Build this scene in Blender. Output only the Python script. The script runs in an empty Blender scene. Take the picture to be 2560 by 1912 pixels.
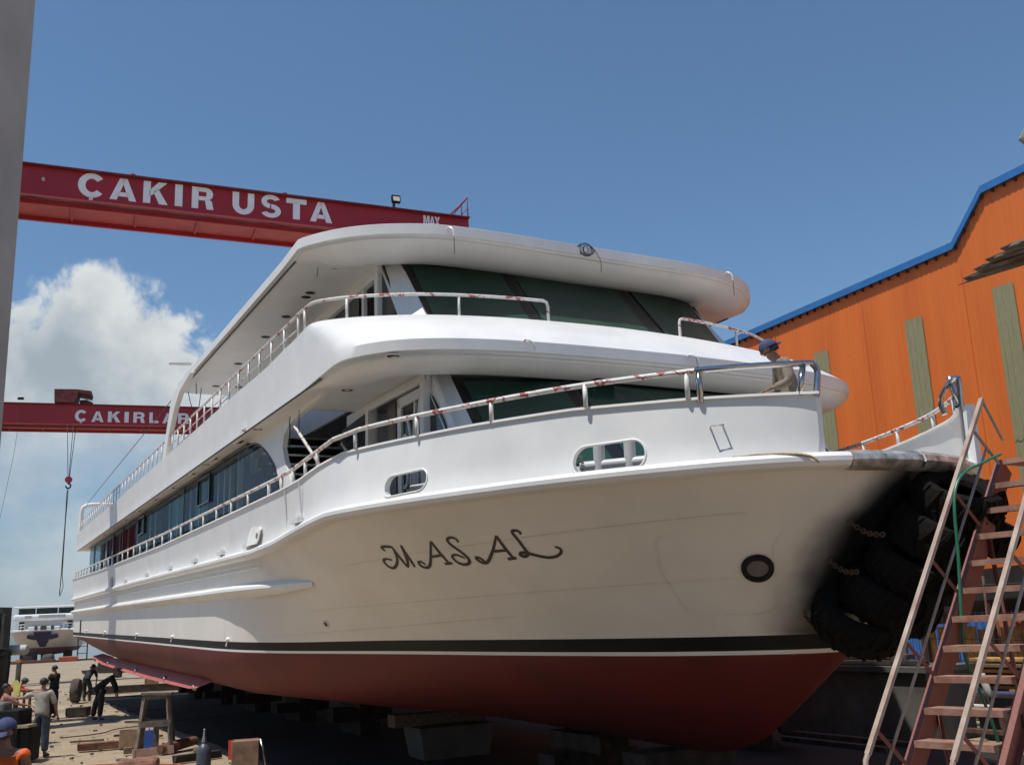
import bpy, bmesh, math, random
from mathutils import Vector, Matrix, Euler, noise as mnoise
from mathutils.bvhtree import BVHTree
random.seed(7)
R = math.radians
scene = bpy.context.scene
col = scene.collection

# ------------------------------------------------------------------ camera
EYE = Vector((0, 0, 2.45))
PITCH = math.atan(599/2450.0); ROLL = math.atan(.048)
F0 = Vector((0, math.cos(PITCH), math.sin(PITCH)))
R0 = Vector((1, 0, 0)); U0 = Vector((0, -math.sin(PITCH), math.cos(PITCH)))
CR = R0*math.cos(ROLL) - U0*math.sin(ROLL)
CU = R0*math.sin(ROLL) + U0*math.cos(ROLL)
cd = bpy.data.cameras.new('camera'); cam = bpy.data.objects.new('camera', cd); col.objects.link(cam)
cd.sensor_width = 36; cd.sensor_fit = 'HORIZONTAL'; cd.lens = 2450/2560*36
cd.clip_start = .05; cd.clip_end = 30000
m = Matrix((CR, CU, -F0)).transposed().to_4x4(); m.translation = EYE
cam.matrix_world = m
scene.camera = cam

# ------------------------------------------------------------------ light
SUNDIR = Vector((-.53, -.385, 1.70)).normalized()
sun_el = math.asin(SUNDIR.z); sun_az = math.atan2(SUNDIR.x, SUNDIR.y)
sl = bpy.data.lights.new('sun', 'SUN'); sl.energy = 4.9; sl.angle = R(.53); sl.color = (1, .955, .89)
so = bpy.data.objects.new('sun', sl); col.objects.link(so)
so.rotation_euler = (-SUNDIR).to_track_quat('-Z', 'Y').to_euler(); so.location = (-30, -20, 80)

w = bpy.data.worlds.new('World'); scene.world = w; w.use_nodes = True
nt = w.node_tree; nt.nodes.clear()
N = nt.nodes.new; L = nt.links.new
def nmath(op, a=None, b=None, c=None, clamp=False):
    n = N('ShaderNodeMath'); n.operation = op; n.use_clamp = clamp
    for i, v in enumerate((a, b, c)):
        if v is None: continue
        if isinstance(v, (int, float)): n.inputs[i].default_value = v
        else: L(v, n.inputs[i])
    return n.outputs[0]
out = N('ShaderNodeOutputWorld'); bg = N('ShaderNodeBackground'); bg.inputs[1].default_value = .12
sky = N('ShaderNodeTexSky'); sky.sky_type = 'NISHITA'; sky.sun_disc = False
sky.sun_elevation = sun_el; sky.sun_rotation = sun_az
sky.air_density = 1.0; sky.dust_density = .25; sky.ozone_density = 4.5; sky.altitude = 0
tc = N('ShaderNodeTexCoord'); sep = N('ShaderNodeSeparateXYZ'); L(tc.outputs['Generated'], sep.inputs[0])
sx, sy, sz = sep.outputs
ysafe = nmath('MAXIMUM', sy, .02)
cu = nmath('DIVIDE', sx, ysafe); cv = nmath('DIVIDE', sz, ysafe)
front = nmath('GREATER_THAN', sy, .05)
def fbm(scale, detail, rough=.55, vec=None, off=(0, 0, 0), sc=(1, 1, 1), dist=0.0):
    mp = N('ShaderNodeMapping'); L(vec or tc.outputs['Generated'], mp.inputs[0])
    mp.inputs['Location'].default_value = off; mp.inputs['Scale'].default_value = sc
    n = N('ShaderNodeTexNoise'); n.inputs['Scale'].default_value = scale; n.inputs['Detail'].default_value = detail
    n.inputs['Roughness'].default_value = rough; n.inputs['Distortion'].default_value = dist
    L(mp.outputs[0], n.inputs[0]); return n.outputs[0]
# cumulus bank: its crest height (v) as a curve over the bearing (u)
mr = N('ShaderNodeMapRange'); mr.inputs[1].default_value = -.9; mr.inputs[2].default_value = .9
L(cu, mr.inputs[0])
fc = N('ShaderNodeFloatCurve'); L(mr.outputs[0], fc.inputs[1])
crest = [(-.9, .30), (-.66, .34), (-.54, .375), (-.52, .388), (-.503, .385), (-.487, .40), (-.47, .412), (-.445, .415), (-.419, .408), (-.398, .392), (-.374, .375), (-.36, .35), (-.343, .335), (-.325, .32), (-.304, .30), (-.25, .20), (-.1, .05), (.3, .0), (.9, .05)]
cvp = fc.mapping.curves[0]
pts = [((u+.9)/1.8, v*2) for u, v in crest]
cvp.points[0].location = pts[0]; cvp.points[1].location = pts[-1]
for p in pts[1:-1]: cvp.points.new(*p)
fc.mapping.update()
crv = nmath('MULTIPLY', fc.outputs[0], .5)
big = fbm(5.5, 10, .62, off=(3.1, 1.7, .4), dist=.25)
det = fbm(22, 8, .6, off=(1, 5, 2), dist=.4)
bias = nmath('SUBTRACT', crv, cv)
d1 = nmath('ADD', nmath('MULTIPLY', bias, 16.0), nmath('MULTIPLY', nmath('SUBTRACT', big, .5), 1.5))
d1 = nmath('ADD', d1, nmath('MULTIPLY', nmath('SUBTRACT', det, .5), 2.6))
edge = N('ShaderNodeMapRange'); edge.interpolation_type = 'SMOOTHSTEP'; edge.inputs[1].default_value = .05; edge.inputs[2].default_value = .62; L(d1, edge.inputs[0])
# low streaks below the bank
st = fbm(4.2, 8, .6, off=(.3, 2.2, 5), sc=(1, 1, 2.6))
low = N('ShaderNodeMapRange'); low.interpolation_type = 'SMOOTHSTEP'; low.inputs[1].default_value = .40; low.inputs[2].default_value = .66; L(st, low.inputs[0])
# bank thins out towards the horizon into streaks
thin = N('ShaderNodeMapRange'); thin.interpolation_type = 'SMOOTHSTEP'; thin.inputs[1].default_value = .13; thin.inputs[2].default_value = .26; L(cv, thin.inputs[0])
mixd = N('ShaderNodeMix'); mixd.data_type = 'FLOAT'; L(thin.outputs[0], mixd.inputs[0]); L(nmath('MULTIPLY', low.outputs[0], .46), mixd.inputs[2]); mixd.inputs[3].default_value = 1
dens = nmath('MULTIPLY', nmath('MULTIPLY', edge.outputs[0], mixd.outputs[0]), front, clamp=True)
# cloud tone
sh = fbm(6.5, 6, .55, off=(7, 3, 1.5))
shr = N('ShaderNodeMapRange'); shr.interpolation_type = 'SMOOTHSTEP'; shr.inputs[1].default_value = .36; shr.inputs[2].default_value = .62; L(sh, shr.inputs[0])
deep = N('ShaderNodeMapRange'); deep.inputs[1].default_value = .02; deep.inputs[2].default_value = .09; deep.inputs[3].default_value = 1; deep.inputs[4].default_value = .0; L(bias, deep.inputs[0])
tone = nmath('MAXIMUM', shr.outputs[0], deep.outputs[0])
cm = N('ShaderNodeMix'); cm.data_type = 'RGBA'; L(tone, cm.inputs[0])
cm.inputs[6].default_value = (3.2, 3.8, 4.3, 1); cm.inputs[7].default_value = (6.6, 6.9, 6.9, 1)
# horizon milkiness
hz = N('ShaderNodeMapRange'); hz.inputs[1].default_value = -.02; hz.inputs[2].default_value = .30; hz.inputs[3].default_value = .75; hz.inputs[4].default_value = 0; L(sz, hz.inputs[0])
sk = N('ShaderNodeMix'); sk.data_type = 'RGBA'; L(hz.outputs[0], sk.inputs[0]); tint = N('ShaderNodeMix'); tint.data_type = 'RGBA'; tint.blend_type = 'MULTIPLY'; tint.inputs[0].default_value = 1; L(sky.outputs[0], tint.inputs[6]); tint.inputs[7].default_value = (.90, 1.05, 1.06, 1); L(tint.outputs[2], sk.inputs[6]); sk.inputs[7].default_value = (1.75, 2.25, 2.85, 1)
fin = N('ShaderNodeMix'); fin.data_type = 'RGBA'; L(dens, fin.inputs[0]); L(sk.outputs[2], fin.inputs[6]); L(cm.outputs[2], fin.inputs[7])
L(fin.outputs[2], bg.inputs[0]); L(bg.outputs[0], out.inputs[0])

scene.view_settings.view_transform = 'Standard'; scene.view_settings.look = 'None'
scene.view_settings.exposure = -0.12; scene.view_settings.gamma = 1
scene.render.engine = 'CYCLES'
scene.cycles.max_bounces = 6; scene.cycles.diffuse_bounces = 4; scene.cycles.glossy_bounces = 3
scene.cycles.transparent_max_bounces = 12; scene.cycles.volume_bounces = 0

# ------------------------------------------------------------------ materials
MATS = {}
def mat(name, c, rough=.6, metal=0., var=.12, vscale=3., bump=0., bscale=30., c2=None, spec=.5, stretch=(1, 1, 1), coat=0.):
    if name in MATS: return MATS[name]
    M_ = bpy.data.materials.new(name); M_.use_nodes = True; t = M_.node_tree
    b = t.nodes['Principled BSDF']; b.inputs['Roughness'].default_value = rough; b.inputs['Metallic'].default_value = metal
    b.inputs['Specular IOR Level'].default_value = spec; b.inputs['Coat Weight'].default_value = coat
    tcn = t.nodes.new('ShaderNodeTexCoord'); mp = t.nodes.new('ShaderNodeMapping'); mp.inputs['Scale'].default_value = stretch
    t.links.new(tcn.outputs['Object'], mp.inputs[0])
    nz = t.nodes.new('ShaderNodeTexNoise'); nz.inputs['Scale'].default_value = vscale; nz.inputs['Detail'].default_value = 7; nz.inputs['Roughness'].default_value = .6
    t.links.new(mp.outputs[0], nz.inputs[0])
    r = t.nodes.new('ShaderNodeMapRange'); r.inputs[1].default_value = .3; r.inputs[2].default_value = .7; t.links.new(nz.outputs[0], r.inputs[0])
    mx = t.nodes.new('ShaderNodeMix'); mx.data_type = 'RGBA'
    c2 = c2 or tuple(max(0, v*(1-var*2)) for v in c)
    mx.inputs[6].default_value = (*c2, 1); mx.inputs[7].default_value = (*[min(1, v*(1+var*.6)) for v in c], 1)
    t.links.new(r.outputs[0], mx.inputs[0]); t.links.new(mx.outputs[2], b.inputs['Base Color'])
    if bump:
        n2 = t.nodes.new('ShaderNodeTexNoise'); n2.inputs['Scale'].default_value = bscale; n2.inputs['Detail'].default_value = 6; t.links.new(mp.outputs[0], n2.inputs[0])
        bp = t.nodes.new('ShaderNodeBump'); bp.inputs['Strength'].default_value = bump; bp.inputs['Distance'].default_value = .02
        t.links.new(n2.outputs[0], bp.inputs['Height']); t.links.new(bp.outputs[0], b.inputs['Normal'])
    MATS[name] = M_; return M_
def nodes_of(M_): return M_.node_tree, M_.node_tree.nodes['Principled BSDF']

WHITE = mat('white_paint', (.79, .785, .765), .38, var=.06, vscale=1.1, bump=.10, bscale=2.2, c2=(.69, .69, .685))
WHITE2 = mat('white_soffit_paint', (.78, .77, .745), .5, var=.04, vscale=1.2)
WPIPE = mat('white_pipe_paint', (.76, .75, .72), .4, var=.08, vscale=9)
BLACKP = mat('black_band_paint', (.010, .010, .011), .5, var=.2, spec=.2)
FRAME = mat('black_frame', (.013, .013, .015), .25, var=.1)
CHROME = mat('polished_steel', (.56, .54, .51), .14, 1., var=.1, vscale=20)
STEEL = mat('dull_steel', (.42, .42, .41), .4, .9, var=.25, vscale=12)
DARKHOLE = mat('dark_recess', (.012, .011, .010), .7, var=.2)
RUBBER = mat('tyre_rubber', (.006, .0055, .005), .9, var=.5, vscale=6, bump=.8, bscale=18, c2=(.013, .010, .008), spec=.12)
PRIMER = mat('red_primer', (.20, .055, .042), .55, var=.22, vscale=5, c2=(.17, .06, .045), bump=.15)
PRIMERDUST = mat('dusty_primer', (.40, .27, .20), .8, var=.2, vscale=7, c2=(.26, .12, .09))
PRIMERPALE = mat('worn_pale_paint', (.40, .335, .28), .6, var=.25, vscale=4, c2=(.27, .16, .125))
GREENROPE = mat('green_hose', (.02, .16, .09), .45)
ROPE = mat('tan_rope', (.42, .33, .20), .9, var=.3, vscale=40)
WOOD = mat('weathered_wood', (.20, .14, .09), .85, var=.35, vscale=6, stretch=(1, 6, 6), bump=.4)
WOODGREY = mat('grey_wood', (.19, .15, .12), .85, var=.3, vscale=6, bump=.4)
WOODDARK = mat('dark_wood', (.05, .035, .025), .9, var=.4, vscale=5, bump=.4)
WOODRED = mat('red_brown_wood', (.20, .085, .05), .85, var=.35, vscale=6, bump=.4)
WOODYEL = mat('fresh_plank', (.48, .27, .08), .75, var=.35, vscale=5, bump=.3)
RUST = mat('rusty_steel', (.12, .06, .04), .8, var=.4, vscale=8, bump=.3)
SKIN = mat('skin', (.30, .155, .095), .55, var=.1, vscale=8)
HAIR = mat('dark_hair', (.012, .010, .009), .6)
CRANE = mat('crane_red', (.36, .014, .022), .42, var=.1, vscale=.8, bump=.06, bscale=2)
CRANEP = mat('crane_faded_red', (.42, .07, .065), .6, var=.12, vscale=1.5)
SIGNW = mat('sign_white', (.88, .90, .89), .6, var=.05)
CONC = mat('grey_concrete', (.46, .475, .445), .85, var=.10, vscale=1.3, bump=.25, bscale=20)
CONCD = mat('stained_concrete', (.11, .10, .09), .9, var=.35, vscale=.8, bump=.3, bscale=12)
BLACKC = mat('black_cloth', (.012, .012, .014), .85)
WIRE = mat('dark_wire', (.03, .03, .03), .6)
BLUE = mat('blue_trim', (.03, .16, .42), .45, var=.08)
CARD = mat('cardboard', (.30, .19, .11), .85, var=.2)

# glass with a real see-through share, reflective by angle
def glassmat(name, tint=(.75, .85, .85), ref=.9, base=.02):
    M_ = bpy.data.materials.new(name); M_.use_nodes = True; t = M_.node_tree; t.nodes.clear()
    o = t.nodes.new('ShaderNodeOutputMaterial'); tr = t.nodes.new('ShaderNodeBsdfTransparent'); tr.inputs[0].default_value = (*tint, 1)
    g = t.nodes.new('ShaderNodeBsdfGlossy'); g.inputs['Roughness'].default_value = .015; g.inputs[0].default_value = (ref, ref, ref, 1)
    lw = t.nodes.new('ShaderNodeFresnel'); lw.inputs[0].default_value = 1.5
    geo = t.nodes.new('ShaderNodeTexCoord'); nz = t.nodes.new('ShaderNodeTexNoise'); nz.inputs['Scale'].default_value = .8; t.links.new(geo.outputs['Object'], nz.inputs[0])
    bp = t.nodes.new('ShaderNodeBump'); bp.inputs['Strength'].default_value = .04; bp.inputs['Distance'].default_value = .05; t.links.new(nz.outputs[0], bp.inputs['Height']); t.links.new(bp.outputs[0], g.inputs['Normal'])
    mth = t.nodes.new('ShaderNodeMath'); mth.operation = 'MULTIPLY_ADD'; mth.inputs[1].default_value = .10; mth.inputs[2].default_value = base; mth.use_clamp = True
    mx = t.nodes.new('ShaderNodeMixShader'); t.links.new(lw.outputs[0], mth.inputs[0]); t.links.new(mth.outputs[0], mx.inputs[0])
    t.links.new(tr.outputs[0], mx.inputs[1]); t.links.new(g.outputs[0], mx.inputs[2]); t.links.new(mx.outputs[0], o.inputs[0]); return M_
GLASS = glassmat('window_glass', (.72, .80, .84))
GREENGLASS = mat('green_film_glass', (.024, .068, .047), .16, var=.12, vscale=1.5)
DARKGLASS = mat('dark_glass', (.010, .016, .018), .08, var=.2)

def ferry_tape():
    M_ = mat('rail_tape', (.74, .72, .69), .5, var=.1, vscale=15)
    t, b = nodes_of(M_); mx = b.inputs['Base Color'].links[0].from_node
    tcn = t.nodes.new('ShaderNodeTexCoord'); sp = t.nodes.new('ShaderNodeSeparateXYZ'); t.links.new(tcn.outputs['Object'], sp.inputs[0])
    nz = t.nodes.new('ShaderNodeTexNoise'); nz.inputs['Scale'].default_value = 6.3; nz.inputs['Detail'].default_value = 6; t.links.new(tcn.outputs['Object'], nz.inputs[0])
    def mm(op, a, b_=None, c=None):
        n = t.nodes.new('ShaderNodeMath'); n.operation = op
        for i, v in enumerate((a, b_, c)):
            if v is None: continue
            if isinstance(v, (int, float)): n.inputs[i].default_value = v
            else: t.links.new(v, n.inputs[i])
        return n.outputs[0]
    q = mm('ADD', mm('MULTIPLY', sp.outputs[0], 1.9), mm('ADD', mm('MULTIPLY', sp.outputs[2], 5.), mm('MULTIPLY', sp.outputs[1], 1.2)))
    q = mm('ADD', q, mm('MULTIPLY', nz.outputs[0], 2.0))
    f = mm('GREATER_THAN', mm('ADD', mm('FRACT', q), mm('MULTIPLY', mm('SUBTRACT', nz.outputs[0], .5), 1.1)), .82)
    m2 = t.nodes.new('ShaderNodeMix'); m2.data_type = 'RGBA'; t.links.new(f, m2.inputs[0]); t.links.new(mx.outputs[2], m2.inputs[6]); m2.inputs[7].default_value = (.38, .085, .085, 1)
    t.links.new(m2.outputs[2], b.inputs['Base Color']); return M_
TAPE = ferry_tape()
def worn_tape():
    return mat('rail_worn_tape', (.62, .50, .47), .6, var=.2, vscale=11, c2=(.26, .10, .09))
WTAPE = worn_tape()

# ------------------------------------------------------------------ helpers
def setp(o, label=None, cat=None, group=None, kind=None):
    if label: o['label'] = label
    if cat: o['category'] = cat
    if group: o['group'] = group
    if kind: o['kind'] = kind
    return o
def empty(name, loc, label, cat, group=None, rot=None):
    o = bpy.data.objects.new(name, None); o.empty_display_size = .3; col.objects.link(o)
    if rot is not None:
        mm = rot.to_4x4(); mm.translation = Vector(loc); o.matrix_world = mm
    else: o.location = loc
    return setp(o, label, cat, group)
class MB:
    def __init__(s): s.v = []; s.f = []; s.mi = []; s.sm = []
    def add(s, vs, fs, mi=0, smooth=False):
        b = len(s.v); s.v += [tuple(v) for v in vs]
        for f in fs: s.f.append([b+i for i in f]); s.mi.append(mi); s.sm.append(smooth)
    def box(s, c, size, rot=None, mi=0, taper=None):
        hx, hy, hz = [v/2 for v in size]; c = Vector(c); vs = []
        for z in (-hz, hz):
            k = taper if (taper and z > 0) else 1
            for x, y in ((-hx, -hy), (hx, -hy), (hx, hy), (-hx, hy)):
                v = Vector((x*k, y*k, z)); 
                if rot is not None: v = rot @ v
                vs.append(c+v)
        s.add(vs, [(3, 2, 1, 0), (4, 5, 6, 7), (0, 1, 5, 4), (1, 2, 6, 5), (2, 3, 7, 6), (3, 0, 4, 7)], mi); return s
    def beam(s, p, q, w, h, up=(0, 0, 1), mi=0):
        p = Vector(p); q = Vector(q); d = (q-p).normalized(); up = Vector(up)
        a = d.cross(up)
        if a.length < 1e-4: a = d.cross(Vector((1, 0, 0)))
        a.normalize(); b = a.cross(d).normalized(); vs = []
        for o in (p, q):
            for i, j in ((-1, -1), (1, -1), (1, 1), (-1, 1)): vs.append(o+a*(i*w/2)+b*(j*h/2))
        s.add(vs, [(0, 1, 2, 3), (7, 6, 5, 4), (1, 0, 4, 5), (2, 1, 5, 6), (3, 2, 6, 7), (0, 3, 7, 4)], mi); return s
    def tube(s, path, r, n=8, mi=0, closed=False, rads=None):
        P = [Vector(p) for p in path]; k = len(P); rings = []; pa = None
        for i in range(k):
            if closed: d = P[(i+1) % k]-P[i-1]
            else: d = P[min(i+1, k-1)]-P[max(i-1, 0)]
            if d.length < 1e-9: d = Vector((0, 0, 1))
            d.normalize()
            if pa is None:
                pa = d.cross(Vector((0, 0, 1)))
                if pa.length < .1: pa = d.cross(Vector((1, 0, 0)))
            a = (pa - d*pa.dot(d)); a.normalize(); pa = a; b = d.cross(a)
            rr = rads[i] if rads else r
            rings.append([P[i]+a*(rr*math.cos(t))+b*(rr*math.sin(t)) for t in [2*math.pi*j/n for j in range(n)]])
        vs = [v for rg in rings for v in rg]; fs = []
        for i in range(k if closed else k-1):
            for j in range(n):
                i2 = (i+1) % k; fs.append((i*n+j, i2*n+j, i2*n+(j+1) % n, i*n+(j+1) % n))
        s.add(vs, fs, mi, True)
        if not closed: s.add(rings[0], [tuple(range(n))], mi); s.add(rings[-1], [tuple(reversed(range(n)))], mi)
        return s
    def grid(s, rows, mi=0, smooth=True, flip=False, rowmi=None):
        n = len(rows[0]); vs = [v for r_ in rows for v in r_]; b = len(s.v); s.v += [tuple(v) for v in vs]
        for i in range(len(rows)-1):
            for j in range(n-1):
                f = [b+i*n+j, b+i*n+j+1, b+(i+1)*n+j+1, b+(i+1)*n+j]
                if flip: f.reverse()
                s.f.append(f); s.mi.append(rowmi[i] if rowmi else mi); s.sm.append(smooth)
        return s
    def poly(s, pts, mi=0): s.add(pts, [tuple(range(len(pts)))], mi); return s
    def slab(s, pts, off, mi=0):
        off = Vector(off); n = len(pts); a = [Vector(p) for p in pts]; b = [p+off for p in a]
        s.add(a+b, [tuple(range(n)), tuple(reversed(range(n, 2*n)))]+[(i, n+i, n+(i+1) % n, (i+1) % n) for i in range(n)], mi); return s
    def lathe(s, prof, c=(0, 0, 0), axis=None, n=20, mi=0):
        c = Vector(c); M_ = axis or Matrix.Identity(3); rows = []
        for r_, z in prof: rows.append([c+M_ @ Vector((r_*math.cos(t), r_*math.sin(t), z)) for t in [2*math.pi*j/n for j in range(n+1)]])
        return s.grid(rows, mi)
    def build(s, name, mats, parent=None, bevel=0, origin=None, ship=False):
        me = bpy.data.meshes.new(name)
        org = Vector(origin) if origin is not None else Vector((0, 0, 0))
        if parent is not None and not ship and origin is None: org = wloc(parent)
        me.from_pydata([tuple(Vector(v)-org) for v in s.v], [], s.f)
        for mm in (mats if isinstance(mats, (list, tuple)) else [mats]): me.materials.append(mm)
        me.polygons.foreach_set('material_index', s.mi); me.polygons.foreach_set('use_smooth', s.sm)
        bm = bmesh.new(); bm.from_mesh(me); bmesh.ops.remove_doubles(bm, verts=bm.verts, dist=1e-5)
        bmesh.ops.recalc_face_normals(bm, faces=bm.faces)
        for e in bm.edges:
            if len(e.link_faces) == 2 and e.link_faces[0].normal.length > 0 and e.calc_face_angle(0) > R(34): e.smooth = False
        bm.to_mesh(me); bm.free(); me.update()
        o = bpy.data.objects.new(name, me); col.objects.link(o)
        if parent is not None: o.parent = parent
        elif origin is not None: o.location = origin
        if bevel:
            bv = o.modifiers.new('bevel', 'BEVEL'); bv.width = bevel; bv.segments = 2; bv.limit_method = 'ANGLE'; bv.angle_limit = R(40)
        return o
def wloc(o):
    v = Vector((0, 0, 0))
    while o is not None: v += o.location; o = o.parent
    return v
def lerp(a, b, t): return a+(b-a)*t
def interp(x, xs, ys):
    if x <= xs[0]: return ys[0]
    for i in range(len(xs)-1):
        if x <= xs[i+1]: return lerp(ys[i], ys[i+1], (x-xs[i])/(xs[i+1]-xs[i]))
    return ys[-1]
def resample(pts, n):
    P = [Vector(p) for p in pts]; d = [0]
    for a, b in zip(P, P[1:]): d.append(d[-1]+(b-a).length)
    out_ = []
    for i in range(n):
        t = d[-1]*i/(n-1); k = 0
        while k < len(d)-2 and d[k+1] < t: k += 1
        f = (t-d[k])/max(1e-9, d[k+1]-d[k]); out_.append(P[k].lerp(P[k+1], min(1, f)))
    return out_
def smooth(pts, it=2, keep=True):
    P = [Vector(p) for p in pts]
    for _ in range(it):
        q = [P[0]]
        for a, b in zip(P, P[1:]): q += [a.lerp(b, .25), a.lerp(b, .75)]
        q.append(P[-1]); P = q
    return P
PORT = (-8.19, .288)
NAME = [[(-12.305,0.758),(-12.332,0.775),(-12.32,0.799),(-12.266,0.81),(-12.194,0.805),(-12.124,0.794),(-12.122,0.785)],[(-12.122,0.785),(-12.167,0.718),(-12.244,0.643),(-12.328,0.591),(-12.425,0.551),(-12.497,0.534),(-12.551,0.558),(-12.56,0.605),(-12.53,0.644),(-12.471,0.661),(-12.414,0.656),(-12.363,0.637)],[(-12.122,0.785),(-12.16,0.695),(-12.186,0.611),(-12.206,0.533)],[(-12.206,0.533),(-12.137,0.574),(-12.055,0.654),(-11.991,0.729),(-11.93,0.803)],[(-11.93,0.803),(-11.992,0.706),(-12.033,0.613),(-12.076,0.529)],[(-11.39,0.813),(-11.535,0.709),(-11.677,0.608),(-11.787,0.537),(-11.852,0.513),(-11.91,0.51),(-11.954,0.535),(-11.945,0.574),(-11.906,0.591),(-11.865,0.586),(-11.856,0.547)],[(-11.39,0.813),(-11.422,0.718),(-11.446,0.616),(-11.453,0.545)],[(-11.528,0.538),(-11.402,0.542)],[(-11.626,0.636),(-11.446,0.643)],[(-11.009,0.774),(-10.984,0.788),(-10.986,0.817),(-11.025,0.833),(-11.082,0.832),(-11.133,0.804),(-11.147,0.763),(-11.125,0.708),(-11.095,0.647),(-11.089,0.588),(-11.114,0.541),(-11.184,0.513),(-11.254,0.511),(-11.313,0.542),(-11.32,0.591),(-11.29,0.627),(-11.237,0.638),(-11.181,0.622),(-11.139,0.585)],[(-10.406,0.806),(-10.541,0.713),(-10.656,0.638),(-10.778,0.568),(-10.866,0.52),(-10.931,0.51),(-10.971,0.532),(-10.983,0.573),(-10.956,0.587),(-10.916,0.577),(-10.9,0.53)],[(-10.406,0.806),(-10.441,0.711),(-10.463,0.62),(-10.472,0.548)],[(-10.556,0.538),(-10.43,0.545)],[(-10.639,0.637),(-10.467,0.638)],[(-10.1,0.8),(-10.073,0.81),(-10.078,0.835),(-10.112,0.845),(-10.152,0.841),(-10.177,0.813),(-10.188,0.738),(-10.214,0.654),(-10.223,0.593),(-10.238,0.574),(-10.307,0.548),(-10.345,0.566),(-10.333,0.585),(-10.298,0.599),(-10.234,0.594),(-10.19,0.571),(-10.111,0.54),(-10.022,0.519),(-9.928,0.528),(-9.845,0.558),(-9.804,0.59),(-9.802,0.622),(-9.841,0.634)]]
HAWSE = [(-11.13, 3.96, 1.495, .72, -.253, .375, .13), (-8.60, 2.67, 1.475, .655, -.48, .405, .165)]   # fairleads: X, s, Z, tangent, half length, half height
# ================================================================== FERRY
FW = Vector((0.48125359, -0.87636478, -0.01948721)); LT = Vector((-0.87653123, -0.481345, 0)); UP = LT.cross(FW)
SROT = Matrix((FW, -LT, UP)).transposed()          # columns: forward, port, up
def SW(X, s, Z): return EYE + FW*X + LT*(s-8.5) + UP*Z       # ship coordinates -> world
FO = SW(-30, 0, -2.0)
ferry = empty('ferry', FO, 'large white passenger ferry propped ashore with red bottom and the name MASAL on its bow', 'ferry', rot=SROT)
def S(X, s, Z): return Vector((X+30, -s, Z+2.0))
NA = 40; NF = 72
XA = [-51+31*i/(NA-1) for i in range(NA)]             # straight after body, then NF stations round the bow
def fwd(pts): 
    P = [Vector((p[0], p[1], p[2] if len(p) > 2 else 0)) for p in pts]
    return resample(smooth(P, 2), NF+1)[1:]
rimF = fwd([(-20, 4.36), (-16, 4.37), (-13.6, 4.36), (-12.7, 4.33), (-11.9, 4.16), (-10.9, 3.80), (-10.0, 3.40), (-9.2, 2.98), (-8.5, 2.50), (-7.95, 2.05), (-7.5, 1.6), (-7.18, 1.1), (-7.0, .55), (-6.95, 0)])
wlF = fwd([(-20, 4.34), (-18.3, 4.25), (-17, 3.98), (-16, 3.65), (-15, 3.28), (-14, 2.93), (-13, 2.62), (-12, 2.33), (-11, 2.0), (-10, 1.6), (-9.4, 1.3), (-8.85, .9), (-8.45, .5), (-8.28, .2), (-8.25, 0)])
keF = fwd([(-20, 0, -1.95), (-13, 0, -1.95), (-10.8, 0, -1.95), (-10.3, 0, -1.92), (-9.66, 0, -1.74), (-9.2, 0, -1.47), (-8.87, 0, -1.2), (-8.49, 0, -.85), (-8.27, 0, -.66)])
RIM = [(x, 4.36) for x in XA]+[(p.x, p.y) for p in rimF]
WL = [(x, 4.34) for x in XA]+[(p.x, p.y) for p in wlF]
KE = [(x, -1.95) for x in XA]+[(p.x, p.z) for p in keF]
NT = len(RIM)
def Zrim(X): return interp(X, [-51, -30, -16.6, -15.2, -13.8, -12.7, -10, -7], [.93, .97, .95, 1.0, 1.12, 1.20, 1.22, 1.25])
def run(X): return interp(X, [-51, -49, -47, -44, -41, -38, -34], [.06, .2, .38, .66, .85, .95, 1])
rows = []; rmi = []
KA = [(1, 1), (.80, .93), (.53, .84), (.33, .73), (.19, .65), (.10, .53), (.045, .40), (.01, .2), (0, 0)]
for a, bz in KA:
    r_ = []
    for j in range(NT):
        t = max(0, (j-NA+1)/NF); full = (1-t)**.9
        aa = lerp(1-(1-a), a, 1); lin = 1-(KA.index((a, bz))/(len(KA)-1))
        al = lerp(lin, a, full); bl = lerp(lin, bz, full)
        zw = -.645; X = lerp(WL[j][0], KE[j][0], al); sv = WL[j][1]*(1-al); Z = lerp(zw, KE[j][1], bl*(run(X) if j < NA else 1))
        if j < NA: sv = WL[j][1]*(1-al*lerp(.6, 1, run(X))) if al < 1 else 0
        r_.append(S(X, sv, Z))
    rows.append(r_)
rmi += [0]*(len(KA)-1)
def lvl(f, Z0=None):
    g = f**1.12; r_ = []
    for j in range(NT):
        X = lerp(WL[j][0], RIM[j][0], g); sv = lerp(WL[j][1], RIM[j][1], g); zr = Zrim(RIM[j][0]); zb = -.645
        r_.append(S(X, sv, lerp(zb, zr, f)))
    return r_
HH = 1.85
for f in (.045/HH, .205/HH): rows.append(lvl(f))
rmi += [1, 2]
for f in (.2, .3, .42, .55, .7, .85, 1): rows.append(lvl(f)); rmi.append(3)
def mir(v): return Vector((v.x, -v.y, v.z))
REDB = mat('red_bottom_paint', (.14, .013, .010), .65, var=.14, vscale=1.1, c2=(.095, .012, .010), bump=.05, bscale=4)
HULLW = mat('hull_enamel', (.76, .72, .655), .32, var=.05, vscale=.9, bump=.12, bscale=2.0, c2=(.68, .64, .58))
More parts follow.
